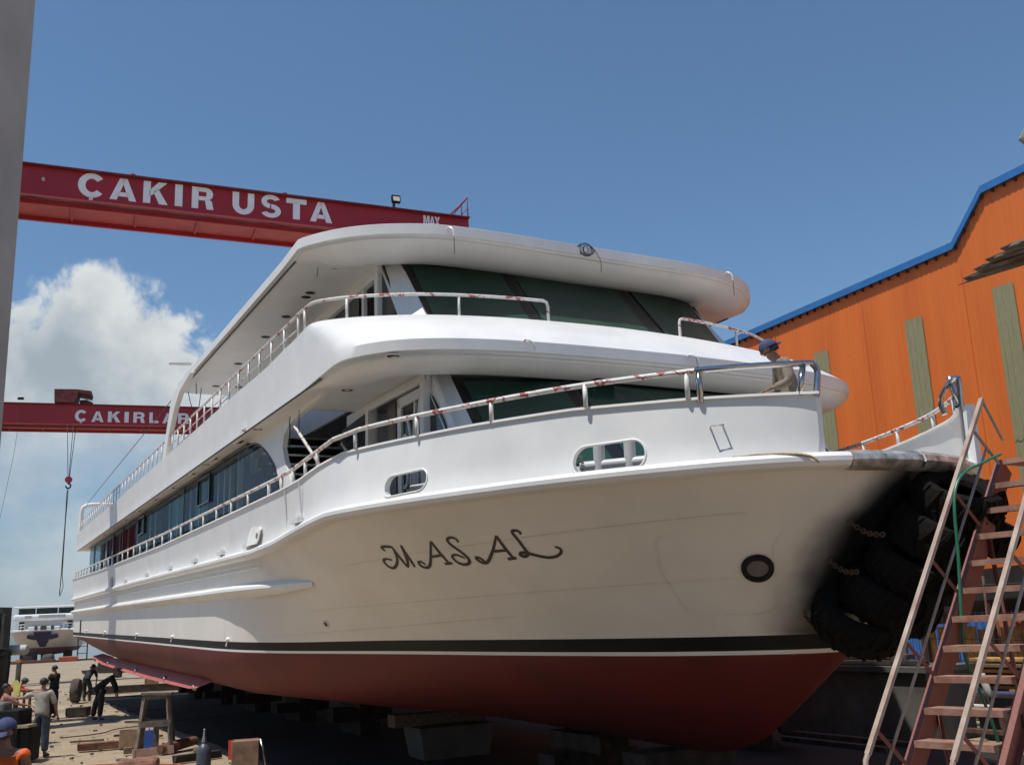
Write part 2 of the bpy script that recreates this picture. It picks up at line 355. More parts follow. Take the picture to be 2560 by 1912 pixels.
def hull_scuff():
    t, b = nodes_of(HULLW); mx = b.inputs['Base Color'].links[0].from_node
    tcn = t.nodes.new('ShaderNodeTexCoord'); sp = t.nodes.new('ShaderNodeSeparateXYZ'); t.links.new(tcn.outputs['Object'], sp.inputs[0])
    nz = t.nodes.new('ShaderNodeTexNoise'); nz.inputs['Scale'].default_value = 1.6; nz.inputs['Detail'].default_value = 4; t.links.new(tcn.outputs['Object'], nz.inputs[0])
    def mm(op, a, b_=None):
        n = t.nodes.new('ShaderNodeMath'); n.operation = op
        for i, v in enumerate((a, b_)):
            if v is None: continue
            if isinstance(v, (int, float)): n.inputs[i].default_value = v
            else: t.links.new(v, n.inputs[i])
        return n.outputs[0]
    d = mm('ADD', mm('ABSOLUTE', sp.outputs[1]), mm('MAXIMUM', mm('MULTIPLY', mm('SUBTRACT', sp.outputs[2], 2.75), .9), 0))   # sooty rubber bloom round the stem
    d = mm('ADD', d, mm('MAXIMUM', mm('MULTIPLY', mm('SUBTRACT', 1.6, sp.outputs[2]), 1.5), 0))
    d = mm('ADD', d, mm('MULTIPLY', mm('SUBTRACT', nz.outputs[0], .5), .35))
    rg = t.nodes.new('ShaderNodeMapRange'); rg.interpolation_type = 'SMOOTHSTEP'; rg.inputs[1].default_value = .98; rg.inputs[2].default_value = .36; rg.inputs[3].default_value = 0; rg.inputs[4].default_value = 1
    t.links.new(d, rg.inputs[0])
    m2 = t.nodes.new('ShaderNodeMix'); m2.data_type = 'RGBA'; t.links.new(rg.outputs[0], m2.inputs[0]); t.links.new(mx.outputs[2], m2.inputs[6]); m2.inputs[7].default_value = (.010, .009, .009, 1)
    t.links.new(m2.outputs[2], b.inputs['Base Color'])
hull_scuff()
hb = MB(); hb.grid(rows, rowmi=rmi); hb.grid([[mir(v) for v in r_] for r_ in rows], rowmi=rmi, flip=True)
st_ = [r_[0] for r_ in rows]; hb.poly(st_+[mir(v) for v in reversed(st_)], 3)
hull = hb.build('hull', [REDB, WHITE2, BLACKP, HULLW], ferry, ship=True)
# raised weld seams of the shell plating, chines of the doubler plate on the bow
bv = BVHTree.FromPolygons([Vector(v) for v in hb.v], hb.f)
def onhull(X, Z, off=.0):
    o = Vector((X+30, -9, Z+2)); h, nrm, i, d = bv.ray_cast(o, Vector((0, 1, 0)))
    if h is None: return None, None
    if nrm.y > 0: nrm = -nrm
    return h+nrm*off, nrm
def ribbon(mb, pts, wd, off=.004):
    P = []; Nn = []
    for X, Z in pts:
        h, n_ = onhull(X, Z, off)
        if h is None: continue
        P.append(h); Nn.append(n_)
    if len(P) < 2: return
    A = []; B = []
    for i, p in enumerate(P):
        d = (P[min(i+1, len(P)-1)]-P[max(i-1, 0)]).normalized(); a = d.cross(Nn[i]).normalized()
        ww = wd[i] if isinstance(wd, list) else wd
        A.append(p+a*ww/2); B.append(p-a*ww/2)
    mb.grid([A, B], smooth=True)
# ---- rub rails
def swp(mb, path, nrm, prof):
    # path: list of points, nrm: outward 2D normals in plan; prof: (out, z) offsets
    mb.grid([[p+Vector((n_.x*o, n_.y*o, z)) for p, n_ in zip(path, nrm)] for o, z in prof], smooth=True)
def pnorm(path):
    o = []
    for i in range(len(path)):
        d = path[min(i+1, len(path)-1)]-path[max(i-1, 0)]; d.z = 0; d.normalize(); o.append(Vector((d.y, -d.x, 0)))
    return o
for side in (1, -1):
    path = [S(RIM[j][0], RIM[j][1]*side, Zrim(RIM[j][0])) for j in range(0, NT)]
    nn = pnorm(path)
    if side < 0: nn = [-n_ for n_ in nn]
    b = MB(); swp(b, path[:NT-4], nn[:NT-4], [(-.02, -.03), (.05, -.035), (.13, -.01), (.165, .035), (.165, .08), (.13, .12), (.07, .135), (-.02, .14)])
    b.build('rub_rail', WHITE, ferry, ship=True)
    b = MB(); swp(b, path[NT-5:], nn[NT-5:], [(-.02, -.05), (.06, -.055), (.14, -.02), (.18, .04), (.16, .10), (.10, .14), (.02, .155)])
    b.build('bow_rub_rail', mat('bare_scuffed_steel', (.58, .56, .53), .35, .5, var=.45, vscale=7, c2=(.13, .11, .095), bump=.2), ferry, ship=True)
    # lower rubbing strake, swelling out of the side and tapering away forward
    p2 = []; n2 = []; k2 = []
    for i in range(60):
        X = -51+36.2*i/59; p2.append(S(X, 4.34*side, .40+ (0 if X < -16 else (X+16)*.02))); n2.append(Vector((0, -side, 0)))
        k2.append(interp(X, [-51, -18.4, -16.6, -15.5, -14.8], [1, 1, .8, .45, .02]))
    # follow the flaring side forward
    pr = [(-.05, -.12), (.04, -.10), (.12, -.03), (.17, .02), (.165, .065), (.10, .09), (-.05, .15)]
    b = MB(); b.grid([[Vector((p.x, p.y+n_.y*(o*k-(1-k)*.35), p.z+z*(.4+.6*k))) for p, n_, k in zip(p2, n2, k2)] for o, z in pr], smooth=True)
    b.build('lower_rub_rail', WHITE, ferry, ship=True)
    b = MB()
    for Z0 in (.84, .76): b.tube([S(x, 4.37*side, Z0+(Zrim(x)-.95)) for x in [-51+i*1.5 for i in range(24)]], .012, 5)
    b.build('weld_line', WHITE, ferry, ship=True)
# vertical plate seams, long horizontal seams and the doubler plate round the porthole
SEAMS = [([(X, -.42+.1*i) for i in range(8)], .012) for X in (-48, -44.6, -41, -37.6, -34.2, -31, -27.8, -24.8, -21.6, -19.3)]
SEAMS += [([(-17.5+.3*i, -.40+.012*i) for i in range(22)], .012), ([(-15.5+.25*i, .02+.006*i) for i in range(32)], .012), ([(-13.5+.2*i, .62+.008*i) for i in range(29)], .012)]
SEAMS += [([(-9.05, -.12), (-9.0, .3), (-8.8, .60), (-8.72, .66), (-8.2, .68), (-7.75, .68)], .016), ([(-9.05, -.12), (-8.7, -.20), (-8.45, -.20), (-8.32, -.14), (-8.15, .15), (-7.95, .5), (-7.78, .66)], .016)]
for P_s, w_s in SEAMS:
    b = MB(); ribbon(b, P_s, w_s, .004); b.build('plate_seam', HULLW, hull, ship=True)

# ---- bilge keel with anodes
def bkeel(side):
    xs = [-44.4+i*.9 for i in range(26)]; up_, lo = [], []
    for X in xs:
        up_.append((X, 3.86 if X > -40 else 3.75, interp(X, [-44.4, -40, -30, -21.9], [-1.32, -1.36, -1.36, -1.30])))
        lo.append((min(X, -22.9), 4.12, interp(X, [-44.4, -41, -30, -23, -21.9], [-1.40, -1.60, -1.62, -1.55, -1.33])))
    lo[-1] = (-21.95, 3.92, -1.33)
    A = [S(x, s*side, z) for x, s, z in up_]; B = [S(x, s*side, z) for x, s, z in lo]
    b = MB(); o = Vector((0, .03*side, .01)); b.grid([A, B, [v+o for v in B], [v+o for v in A]], smooth=False)
    k = b.build('bilge_keel', mat('bilge_keel_red', (.42, .10, .08), .6, var=.1), ferry, ship=True)
    for X in (-44.0, -39.5, -32.5, -27.3, -23.4):
        a = MB(); c = S(X, 4.03*side, -1.52); a.lathe([(0, .07), (.05, .06), (.075, .02), (.075, -.02), (0, -.03)], c, Matrix.Rotation(R(90 if side > 0 else -90), 3, 'X'), 12); a.build('anode', STEEL, k, ship=True)
bkeel(1); bkeel(-1)
for X, Z in ((-44.7, -.38), (-38.2, -.40), (-30.4, -.42), (-24.6, -.43), (-19.0, -.43)):
    h, n_ = onhull(X, Z, .02); a = MB(); q = n_.to_track_quat('Z', 'Y').to_matrix(); a.lathe([(0, .04), (.03, .03), (.045, 0), (.04, -.03)], h, q, 12); a.tube([h, h+Vector((0, -.03, -.12))], .011, 6); a.build('hull_fitting', WHITE, hull, ship=True)
a = MB(); a.box(S(-47.3, 4.37, -.22), (.16, .03, .55)); a.build('draught_slot', BLACKP, hull, ship=True)
h, n_ = onhull(-15.2, -.18, .004); q = n_.to_track_quat('Z', 'Y').to_matrix(); a = MB(); a.lathe([(.065, 0), (.055, .02), (.04, .01), (.035, -.06)], h, q, 14); a.lathe([(0, .002), (.04, .002)], h, q, 14, mi=1); a.build('drain', [HULLW, DARKHOLE], hull, ship=True)
# porthole (bow thruster eye)
h, n_ = onhull(PORT[0], PORT[1], .01); q = n_.to_track_quat('Z', 'Y').to_matrix()
a = MB(); a.lathe([(.175, -.01), (.17, .022), (.15, .03), (.118, .028), (.112, .005)], h, q, 32); ph = a.build('porthole', BLACKP, ferry, ship=True)
a = MB(); a.lathe([(0, .008), (.115, .008)], h, q, 32); a.build('porthole_glass', mat('clouded_glass', (.11, .10, .10), .15, var=.2, vscale=12), ph, ship=True)
# ---- the name on the bow
NM = mat('name_paint', (.030, .020, .018), .5)
for k_, st in enumerate(NAME):
    pass
nm = MB()
for st in NAME:
    P = [Vector((a_, b_, 0)) for a_, b_ in st]
    if len(P) > 2: P = smooth(P, 2)
    n_ = len(P); wd = [.024+.024*math.sin(math.pi*(i+.5)/n_)**.7 for i in range(n_)]
    ribbon(nm, [(p.x, p.y) for p in P], wd, .005)
nm.build('name_lettering', NM, hull, ship=True)

# ---- bulwark (thick plate) and main deck
def Ztop(X): return interp(X, [-51, -40, -26, -18, -14.8, -13.9, -13.2, -12.5, -9, -8, -7], [1.93, 1.80, 1.745, 1.80, 1.835, 1.88, 1.98, 2.06, 2.06, 2.02, 1.97])
def clip(P, smin):
    o = []
    for a_, c_ in zip(P, P[1:]):
        o.append(a_)
        if c_.y < smin:
            o.append(a_.lerp(c_, (a_.y-smin)/(a_.y-c_.y))); return o
    return o
NB = 170
topP = clip(smooth([Vector(p+(0,)) for p in [(-51, 4.50), (-35, 4.50), (-20, 4.50), (-16, 4.49), (-13.8, 4.47), (-12.7, 4.33), (-11.78, 4.10), (-10.64, 3.70), (-10.06, 3.46), (-9.02, 2.89), (-8.43, 2.45), (-7.86, 2.01), (-7.42, 1.55), (-7.08, 1.12), (-6.92, .8)]], 3), 1.12)
botP = [Vector((x, s_, 0)) for x, s_ in RIM]
nb = []
for i_, p in enumerate(botP):
    d = botP[min(i_+1, NT-1)]-botP[max(i_-1, 0)]; d.normalize(); k_ = .05+.045*min(1, max(0, (p.x+14)/3)); nb.append(p+Vector((-d.y, d.x, 0))*k_)
botP = clip(nb, 1.12)
# pair the two outlines: straight after body by X, bow by arc length
def prep(P):
    aft = [p for p in P if p.x < -14]; fwd_ = [p for p in P if p.x >= -14]
    def at(x):
        for a_, c_ in zip(P, P[1:]):
            if a_.x <= x <= c_.x: return a_.lerp(c_, (x-a_.x)/max(1e-9, c_.x-a_.x))
        return P[0]
    return [at(-51+37*i/59) for i in range(60)]+resample([at(-14)]+fwd_, NB-60+1)[1:]
BBm = prep(botP); BTp = prep(topP)
def applied(o):
    dg = bpy.context.evaluated_depsgraph_get(); me = bpy.data.meshes.new_from_object(o.evaluated_get(dg)); o.modifiers.clear(); old = o.data; o.data = me; bpy.data.meshes.remove(old)
def bulw(side):
    out_, inn = [], []; LV = 8
    for i in range(LV+1):
        f = i/LV; ro, ri = [], []
        for j in range(NB):
            rx, rs, tx, ts = BBm[j].x, BBm[j].y, BTp[j].x, BTp[j].y
            X = lerp(rx, tx, f); sv = lerp(rs, ts, f); Z = lerp(Zrim(rx)+.08, Ztop(tx), f)
            fl = 0 if f > .4 else (.4-f)**2*.30
            ro.append(S(X, (sv+fl)*side, Z)); ri.append(S(X, (sv-.07)*side, Z))
        out_.append(ro); inn.append(ri)
    b = MB(); b.grid(out_); b.grid([inn[-1], out_[-1]], smooth=False); b.grid(list(reversed(inn))); b.grid([out_[0], inn[0]], smooth=False)
    for kk in (0, NB-1): b.poly([r_[kk] for r_ in out_]+[r_[kk] for r_ in reversed(inn)])
    o = b.build('bulwark', WHITE, ferry, ship=True)
    for (X, sv, Z, tx, ts, hl, hh) in HAWSE:
        c = S(X, sv*side, Z); T = Vector((tx, -ts*side, .03)).normalized(); Nn = Vector((-T.y, T.x, 0)).normalized(); V = Vector((0, 0, 1))
        rr = hh*.92; ring = []
        for cx, a0 in ((hl-rr, -90), (-(hl-rr), 90)):
            for q in range(13):
                a_ = R(a0+180*q/12); ring.append((cx+rr*math.cos(a_), hh*math.sin(a_)))
        cut = MB(); A_ = [c+T*x-Nn*.6+V*y for x, y in ring]; B_ = [c+T*x+Nn*.6+V*y for x, y in ring]; cut.slab(A_, Nn*1.2)
        co = cut.build('cutter', WHITE, ferry, ship=True)
        bm_ = o.modifiers.new('cut', 'BOOLEAN'); bm_.object = co; bm_.operation = 'DIFFERENCE'; bm_.solver = 'EXACT'
        bpy.context.view_layer.update(); applied(o); me = co.data; bpy.data.objects.remove(co); bpy.data.meshes.remove(me)
        # rolled lip following the plate
        bvb = BVHTree.FromObject(o, bpy.context.evaluated_depsgraph_get()) if False else None
        lip = MB(); P = []
        bt = BVHTree.FromPolygons(b.v and [Vector(v) for v in b.v], b.f)
        for x, y in ring:
            s0 = c+T*(x*1.02)+V*(y*1.03); so_ = Nn if Nn.y*side < 0 else -Nn; h, n_, i_, d_ = bt.ray_cast(s0+so_*1.0, -so_); P.append(h+so_*.004 if h is not None else s0)
        lip.tube(P, .012, 8, closed=True); lip.build('fairlead_lip', WHITE, o, ship=True)
    c = MB(); cp = [S(p.x, (p.y-.035)*side, Ztop(p.x)) for p in BTp]; nn = pnorm(cp)
    c.grid([[p+Vector((q_.x*w_, q_.y*w_, z_)) for p, q_ in zip(cp, nn)] for w_, z_ in ((-.06, -.01), (-.055, .018), (.055, .018), (.06, -.01), (-.06, -.01))], smooth=False)
    c.build('bulwark_cap', WHITE, ferry, ship=True)
    return o, b
for sd in (1, -1): bulw(sd)
# main deck
b = MB(); dk = [S(RIM[j][0], RIM[j][1]*.985, Zrim(RIM[j][0])+.06) for j in range(NT)]
b.grid([dk, [mir(v) for v in dk]], smooth=False); b.build('main_deck', mat('deck_grey', (.60, .60, .58), .7, var=.1), ferry, ship=True)
def frange(a, b_, n): return [a+(b_-a)*i/(n-1) for i in range(n)]
def sym(pts): return pts+[(x, -s) for x, s in reversed(pts[:-1])]
# ---------------- upper deck slab with its hood
NQ = 46
NC = 8
def outl(side_pts, corner, curve, sm=2):
    """side stations, then NC stations to the corner, then NQ round the front"""
    c = resample(smooth([(a_, b_, 0) for a_, b_ in curve], sm), NQ); l = side_pts[-1]
    k = [(lerp(l[0], corner[0], (i+1)/NC), lerp(l[1], corner[1], (i+1)/NC)) for i in range(NC)]
    return side_pts+k+[(p.x, p.y) for p in c[1:]]
XS = frange(-49.6, -14.6, 36)
fasO = outl([(x, 4.5) for x in XS], (-12.25, 4.5), [(-12.25, 4.5), (-11.95, 4.48), (-11.62, 4.32), (-11.3, 4.05), (-11.08, 3.7), (-10.92, 3.3), (-10.76, 2.6), (-10.66, 1.4), (-10.62, 0)])
hoodO = outl([(x, 4.55) for x in XS[:-3]]+[(x, 4.53) for x in XS[-3:]], (-13.48, 4.49), [(-13.48, 4.49), (-13.32, 4.44), (-13.1, 4.25), (-12.85, 3.94), (-12.62, 3.55), (-12.38, 3.05), (-12.14, 2.1), (-12.02, 1.0), (-11.98, 0)])
def Zb(X): return interp(X, [-49.6, -35, -15.5, -14.2, -13.3], [3.90, 3.88, 3.96, 4.02, 4.10])
n_ = len(fasO)
def rowat(f, Z, inset=0, zf=None):
    return None
def insetp(O, d):
    o = []
    for i in range(len(O)):
        a_ = O[max(i-1, 0)]; c_ = O[min(i+1, len(O)-1)]; tx, ts = c_[0]-a_[0], c_[1]-a_[1]
        if i == len(O)-1: tx, ts = 0, -1
        l_ = math.hypot(tx, ts); nx, ns = -ts/l_, tx/l_       # pointing outward (forward/starboard)
        o.append((O[i][0]-nx*d, O[i][1]-ns*d if i < len(O)-1 else 0.0))
    return o
def full(r_): return r_+[mir(v) for v in reversed(r_[:-1])]
rws = []
for d, Z in ((.55, 3.0), (.32, 3.0), (.16, 3.05), (.07, 3.12), (.05, 3.19), (0, 3.2)):
    O = insetp(fasO, d); O2 = insetp(fasO, min(d, .05)); r_ = []
    for i, p in enumerate(O):
        k = min(1, max(0, (fasO[i][0]+13.6)/1.2)); q = O2[i]; r_.append(S(lerp(q[0], p[0], k), lerp(q[1], p[1], k), lerp(3.135 if d > 0 else 3.15, Z, k)))
    rws.append(full(r_))
for f in (.0, .12, .3, .5, .7, .88, 1):
    r_ = []
    for i in range(n_):
        zt = Zb(hoodO[i][0]); g = f; bul = math.sin(math.pi*f)*.05
        X = lerp(fasO[i][0], hoodO[i][0], g); sv = lerp(fasO[i][1], hoodO[i][1], g); Z = lerp(3.345, zt, f)
        d = math.hypot(fasO[i][0]-hoodO[i][0], fasO[i][1]-hoodO[i][1])
        r_.append(S(X+bul*min(1, d)*.8, sv, Z+bul*min(1, d)))
    rws.append(full(r_))
h1 = insetp(hoodO, .05); h2 = insetp(hoodO, .12)
rws.append(full([S(p[0], p[1], Zb(hoodO[i][0])+.015) for i, p in enumerate(h1)])); rws.append(full([S(p[0], p[1], Zb(hoodO[i][0])) for i, p in enumerate(h2)]))
rws.append(full([S(p[0], p[1], 3.28) for i, p in enumerate(h2)]))
b = MB(); b.grid(rws)
b.build('upper_bulwark', WHITE, ferry, ship=True)
def decksheet(O, Z, name, m_):
    b = MB(); pts = [p for p in O]
    A = [p for p in pts if p[0] <= -19.2]; Bq = [(-19.2, A[-1][1])]+[p for p in pts if -19.2 < p[0] < -14.9]+[(-14.9, A[-1][1])]; Cq = [p for p in pts if p[0] >= -14.9]
    A = A+[Bq[0]]; Cq = [Bq[-1]]+Cq
    for q in (A, Cq): b.grid([[S(x, s_, Z) for x, s_ in q], [S(x, -s_, Z) for x, s_ in q]], smooth=False)
    for sd in (1, -1): b.grid([[S(x, s_*sd, Z) for x, s_ in Bq], [S(x, 4.12*sd, Z) for x, s_ in Bq]], smooth=False)
    b.grid([[S(x, 2.35, Z) for x, s_ in Bq], [S(x, -2.35, Z) for x, s_ in Bq]], smooth=False)
    return b.build(name, m_, ferry, ship=True)
decksheet(insetp(fasO, .04), 3.14, 'deck_ceiling', WHITE2)
decksheet(insetp(hoodO, .1), 3.28, 'upper_deck', mat('deck_grey', (.60, .60, .58), .7))
b = MB(); b.box(S(-49.6, 0, 3.55), (.08, 8.98, .80)); b.build('stern_fascia', WHITE, ferry, ship=True)
b = MB()
for sd in (1, -1): b.tube([S(x, 4.485*sd, 3.145) for x in frange(-49.5, -12.9, 20)], .018, 6)
b.build('drip_strip', mat('grey_sealant', (.10, .10, .10), .7), ferry, ship=True)
# ---------------- roof
roofO = outl([(x, 4.45) for x in frange(-24.7, -15.2, 14)], (-14.1, 4.48), [(-14.1, 4.48), (-13.95, 4.43), (-13.62, 4.22), (-13.28, 3.92), (-12.97, 3.48), (-12.72, 2.9), (-12.62, 2.3), (-12.60, 1.3), (-12.62, 0)])
rws = []
for d, Z, Zs in ((1.1, 5.40, 5.42), (.80, 5.28, 5.42), (.52, 5.23, 5.42), (.30, 5.27, 5.42), (.14, 5.36, 5.42), (.06, 5.43, 5.43), (.05, 5.475, 5.475), (0, 5.48, 5.48), (0, 5.635, 5.635), (.03, 5.65, 5.65), (.5, 5.69, 5.69), (2.0, 5.74, 5.74)):
    O = insetp(roofO, d); r_ = []
    for i, p in enumerate(O):
        k = min(1, max(0, (roofO[i][0]+14.6)/1.1)); r_.append(S(p[0], max(0, p[1]) if i else p[1], lerp(Zs, Z, k)))
    rws.append(full(r_))
b = MB(); b.grid(rws); b.grid([rws[-1][:len(roofO)], list(reversed(rws[-1][len(roofO)-1:]))])
b.build('roof', WHITE, ferry, ship=True)
b = MB(); pl = [S(p[0], p[1], 5.425) for p in insetp(roofO, .05)]; b.grid([pl, [mir(v) for v in pl]], smooth=False); b.build('roof_ceiling', WHITE2, ferry, ship=True)
b = MB(); b.box(S(-24.72, 0, 5.54), (.05, 8.88, .20)); b.build('roof_edge', WHITE, ferry, ship=True)
b = MB()
for sd in (1, -1): b.tube([S(x, 4.40*sd, 5.425) for x in frange(-24.5, -14.5, 12)], .02, 6)
b.build('drip_strip', mat('grey_sealant', (.10, .10, .10), .7), ferry, ship=True)
b = MB(); b.beam(S(-22.5, 4.52, 5.62), S(-22.55, 5.0, 5.60), .12, .03); b.build('roof_bracket', WHITE, ferry, ship=True)
for sd in (1, -1):      # curved strut carrying the aft end of the roof
    P = [(-22.6, 5.44), (-23.9, 5.30), (-24.6, 5.0), (-25.1, 4.6), (-25.45, 4.2), (-25.7, 3.95)]; Q = [(-24.9, 5.44), (-25.15, 5.2), (-25.4, 4.9), (-25.7, 4.5), (-25.95, 4.2), (-26.2, 3.92)]
    b = MB(); A = [S(x, 4.40*sd, z) for x, z in P]; B = [S(x, 4.40*sd, z) for x, z in Q]; o = Vector((0, -.12*sd, 0))
    b.grid([A, B, [v+o for v in B], [v+o for v in A], A], smooth=False); b.build('roof_strut', WHITE, ferry, ship=True)
# downlights
def dlight(X, s, Z, r=.085):
    o = MB(); o.lathe([(r, -.002), (r+.012, -.006), (r+.015, 0), (r+.005, .004)], S(X, s, Z), None, 20)
    o.lathe([(0, -.0), (r, -.002)], S(X, s, Z-.001), None, 20, mi=1); return o.build('downlight', [WHITE2, DARKHOLE], ferry, ship=True)
for X, s in ((-14.25, 3.72), (-14.51, 3.74), (-15.92, 3.73), (-16.18, 3.73), (-17.46, 3.73), (-18.97, 3.73), (-21.32, 3.73), (-23.69, 3.72), (-23.65, 3.18), (-14.25, -3.72), (-14.6, -3.72), (-16, -3.73)): dlight(X, s, 5.417)
for X, s in ((-11.33, 4.02), (-12.46, 3.91), (-13.41, 3.92), (-16.87, 4.36), (-21.24, 4.38), (-11.6, -3.9)): dlight(X, s, 3.142)
for X in (-18.17, -20.35, -22.72, -25.3, -28, -31, -34, -37, -40):
    b = MB(); c = S(X, 4.36, 3.13)
    for dx, dy, wx, wy in ((0, .05, .56, .02), (0, -.05, .56, .02), (-.27, 0, .02, .1), (.27, 0, .02, .1)): b.box(c+Vector((dx, dy, 0)), (wx, wy, .03))
    b.box(c+Vector((0, 0, .004)), (.34 if X == -18.17 else .1, .08, .02), mi=1); b.build('ceiling_vent', [WHITE2, mat('vent_grille', (.05, .045, .03), .8, var=.4, vscale=40)], ferry, ship=True)
b = MB(); b.lathe([(0, .03), (.05, .02), (.055, -.02), (.03, -.05)], S(-17.2, 4.52, 3.2), None, 10); b.tube([S(-17.2, 4.5, 3.2), S(-17.2, 4.58, 3.13)], .012, 6); b.build('hull_fitting', WHITE, ferry, ship=True)
# hanging wire ends at the fascia lamps
def wire(pts, r=.006, m_=WIRE, nm_='loose_wire', par=None):
    b = MB(); b.tube(smooth(pts, 2), r, 5); return b.build(nm_, m_, par or ferry, ship=True)
for X, s, Z in ((-12.68, 2.59, 5.57), (-12.70, -2.83, 5.57)):
    wire([S(X, s, Z), S(X+.05, s, Z+.03), S(X+.13, s-.04, Z-.03), S(X+.13, s-.05, Z-.15)], .014, WHITE, 'cable_tail'); wire([S(X+.13, s-.05, Z-.15), S(X+.13, s-.05, Z-.42)], .006)
for X, s, Z in ((-10.74, 2.43, 3.33), (-10.62, -.15, 3.32)):
    wire([S(X, s, Z), S(X+.05, s, Z+.03), S(X+.12, s-.06, Z-.02), S(X+.12, s-.10, Z-.13)], .014, WHITE, 'cable_tail')
wire([S(-10.5, -.2, 3.3), S(-10.48, -.22, 2.8), S(-10.5, -.2, 2.4)], .004)
for k in range(6):
    a0 = random.random()*6; rr = .09+.11*random.random()
    wire([S(-12.60, .15+.02*k-.05+rr*math.cos(a0+t), 5.60+.8*rr*math.sin(a0+t)-.03) for t in frange(0, 5.2, 9)], .005, WIRE, 'wire_coil')
wire([S(-12.6, .0, 5.6), S(-12.55, -.1, 5.4), S(-12.55, -.08, 5.2)], .006)
wire([S(-15.4, 4.2, 3.1), S(-15.45, 4.2, 3.0), S(-15.4, 4.2, 2.9), S(-15.45, 4.2, 2.62)], .012); wire([S(-14.9, 4.2, 3.12), S(-14.9, 4.2, 2.75)], .007)
wire([S(-14.6, 4.0, 5.42), S(-14.6, 4.02, 5.25)], .006); wire([S(-24.6, 4.2, 5.42), S(-24.6, 4.1, 5.0), S(-24.3, 4.0, 4.9), S(-24.1, 4.0, 5.2), S(-24.0, 4.0, 5.42)], .01); wire([S(-23.6, 4.2, 5.42), S(-23.5, 4.2, 5.15)], .01)
for sd in (4.3, 3.0): wire([S(-24.75, sd, 5.6), S(-37, sd*.995, 5.42), S(-50, sd*.98, 5.25)], .011, WIRE, 'stay_wire')
# ---------------- raked window fronts
def front(Zt, Zl, Zf, xt, xm, st, sm, rake, nm_):
    """facets: side (st..sm), centre, mirrored; rake = forward run per metre of drop"""
    def top(x, s): return S(x, s, Zt)
    T = [(xt, st), (xm, sm), (xm, -sm), (xt, -st)]
    dz = Zt-Zl; Bm = [(xt+rake*dz*.90, st+.03), (xm+rake*dz, sm+.02), (xm+rake*dz, -sm-.02), (xt+rake*dz*.90, -st-.03)]
    b = MB(); par = None
    f_ = MB()
    for k in range(3): f_.slab([S(*T[k], Zt), S(*T[k+1], Zt), S(*Bm[k+1], Zl), S(*Bm[k], Zl)], (-.05, 0, -.04))
    fr = f_.build('window_frame', FRAME, ferry, ship=True)
    for k in range(3):
        a_, b2, c_, d_ = S(*T[k], Zt), S(*T[k+1], Zt), S(*Bm[k+1], Zl), S(*Bm[k], Zl)
        def bi(u, v): return a_.lerp(b2, u).lerp(d_.lerp(c_, u), v)
        wU = (b2-a_).length; m0 = (.15, .10, .16)[k]/wU; m1 = (.13, .20, .15)[k]/wU
        nrm = (b2-a_).cross(d_-a_).normalized(); nrm = nrm if nrm.x > 0 else -nrm
        g = MB(); P = [bi(m0, .06), bi(1-m1, .06), bi(1-m1, .98), bi(m0, .98)]; g.slab([p+nrm*.012 for p in P], -nrm*.008); g.build('window_pane', GREENGLASS, fr, ship=True)
    # wall below and head above
    wb = MB()
    for k in range(3): wb.slab([S(*Bm[k], Zl), S(*Bm[k+1], Zl), S(*Bm[k+1], Zf), S(*Bm[k], Zf)], (-.05, 0, 0))
    wb.build('front_wall', WHITE2, ferry, ship=True)
    return T, Bm
front(5.42, 4.02, 3.3, -13.86, -13.58, 2.88, 1.15, .90, 'wheelhouse')
front(3.04, 1.62, 1.3, -11.75, -11.28, 3.04, 1.50, .98, 'saloon')
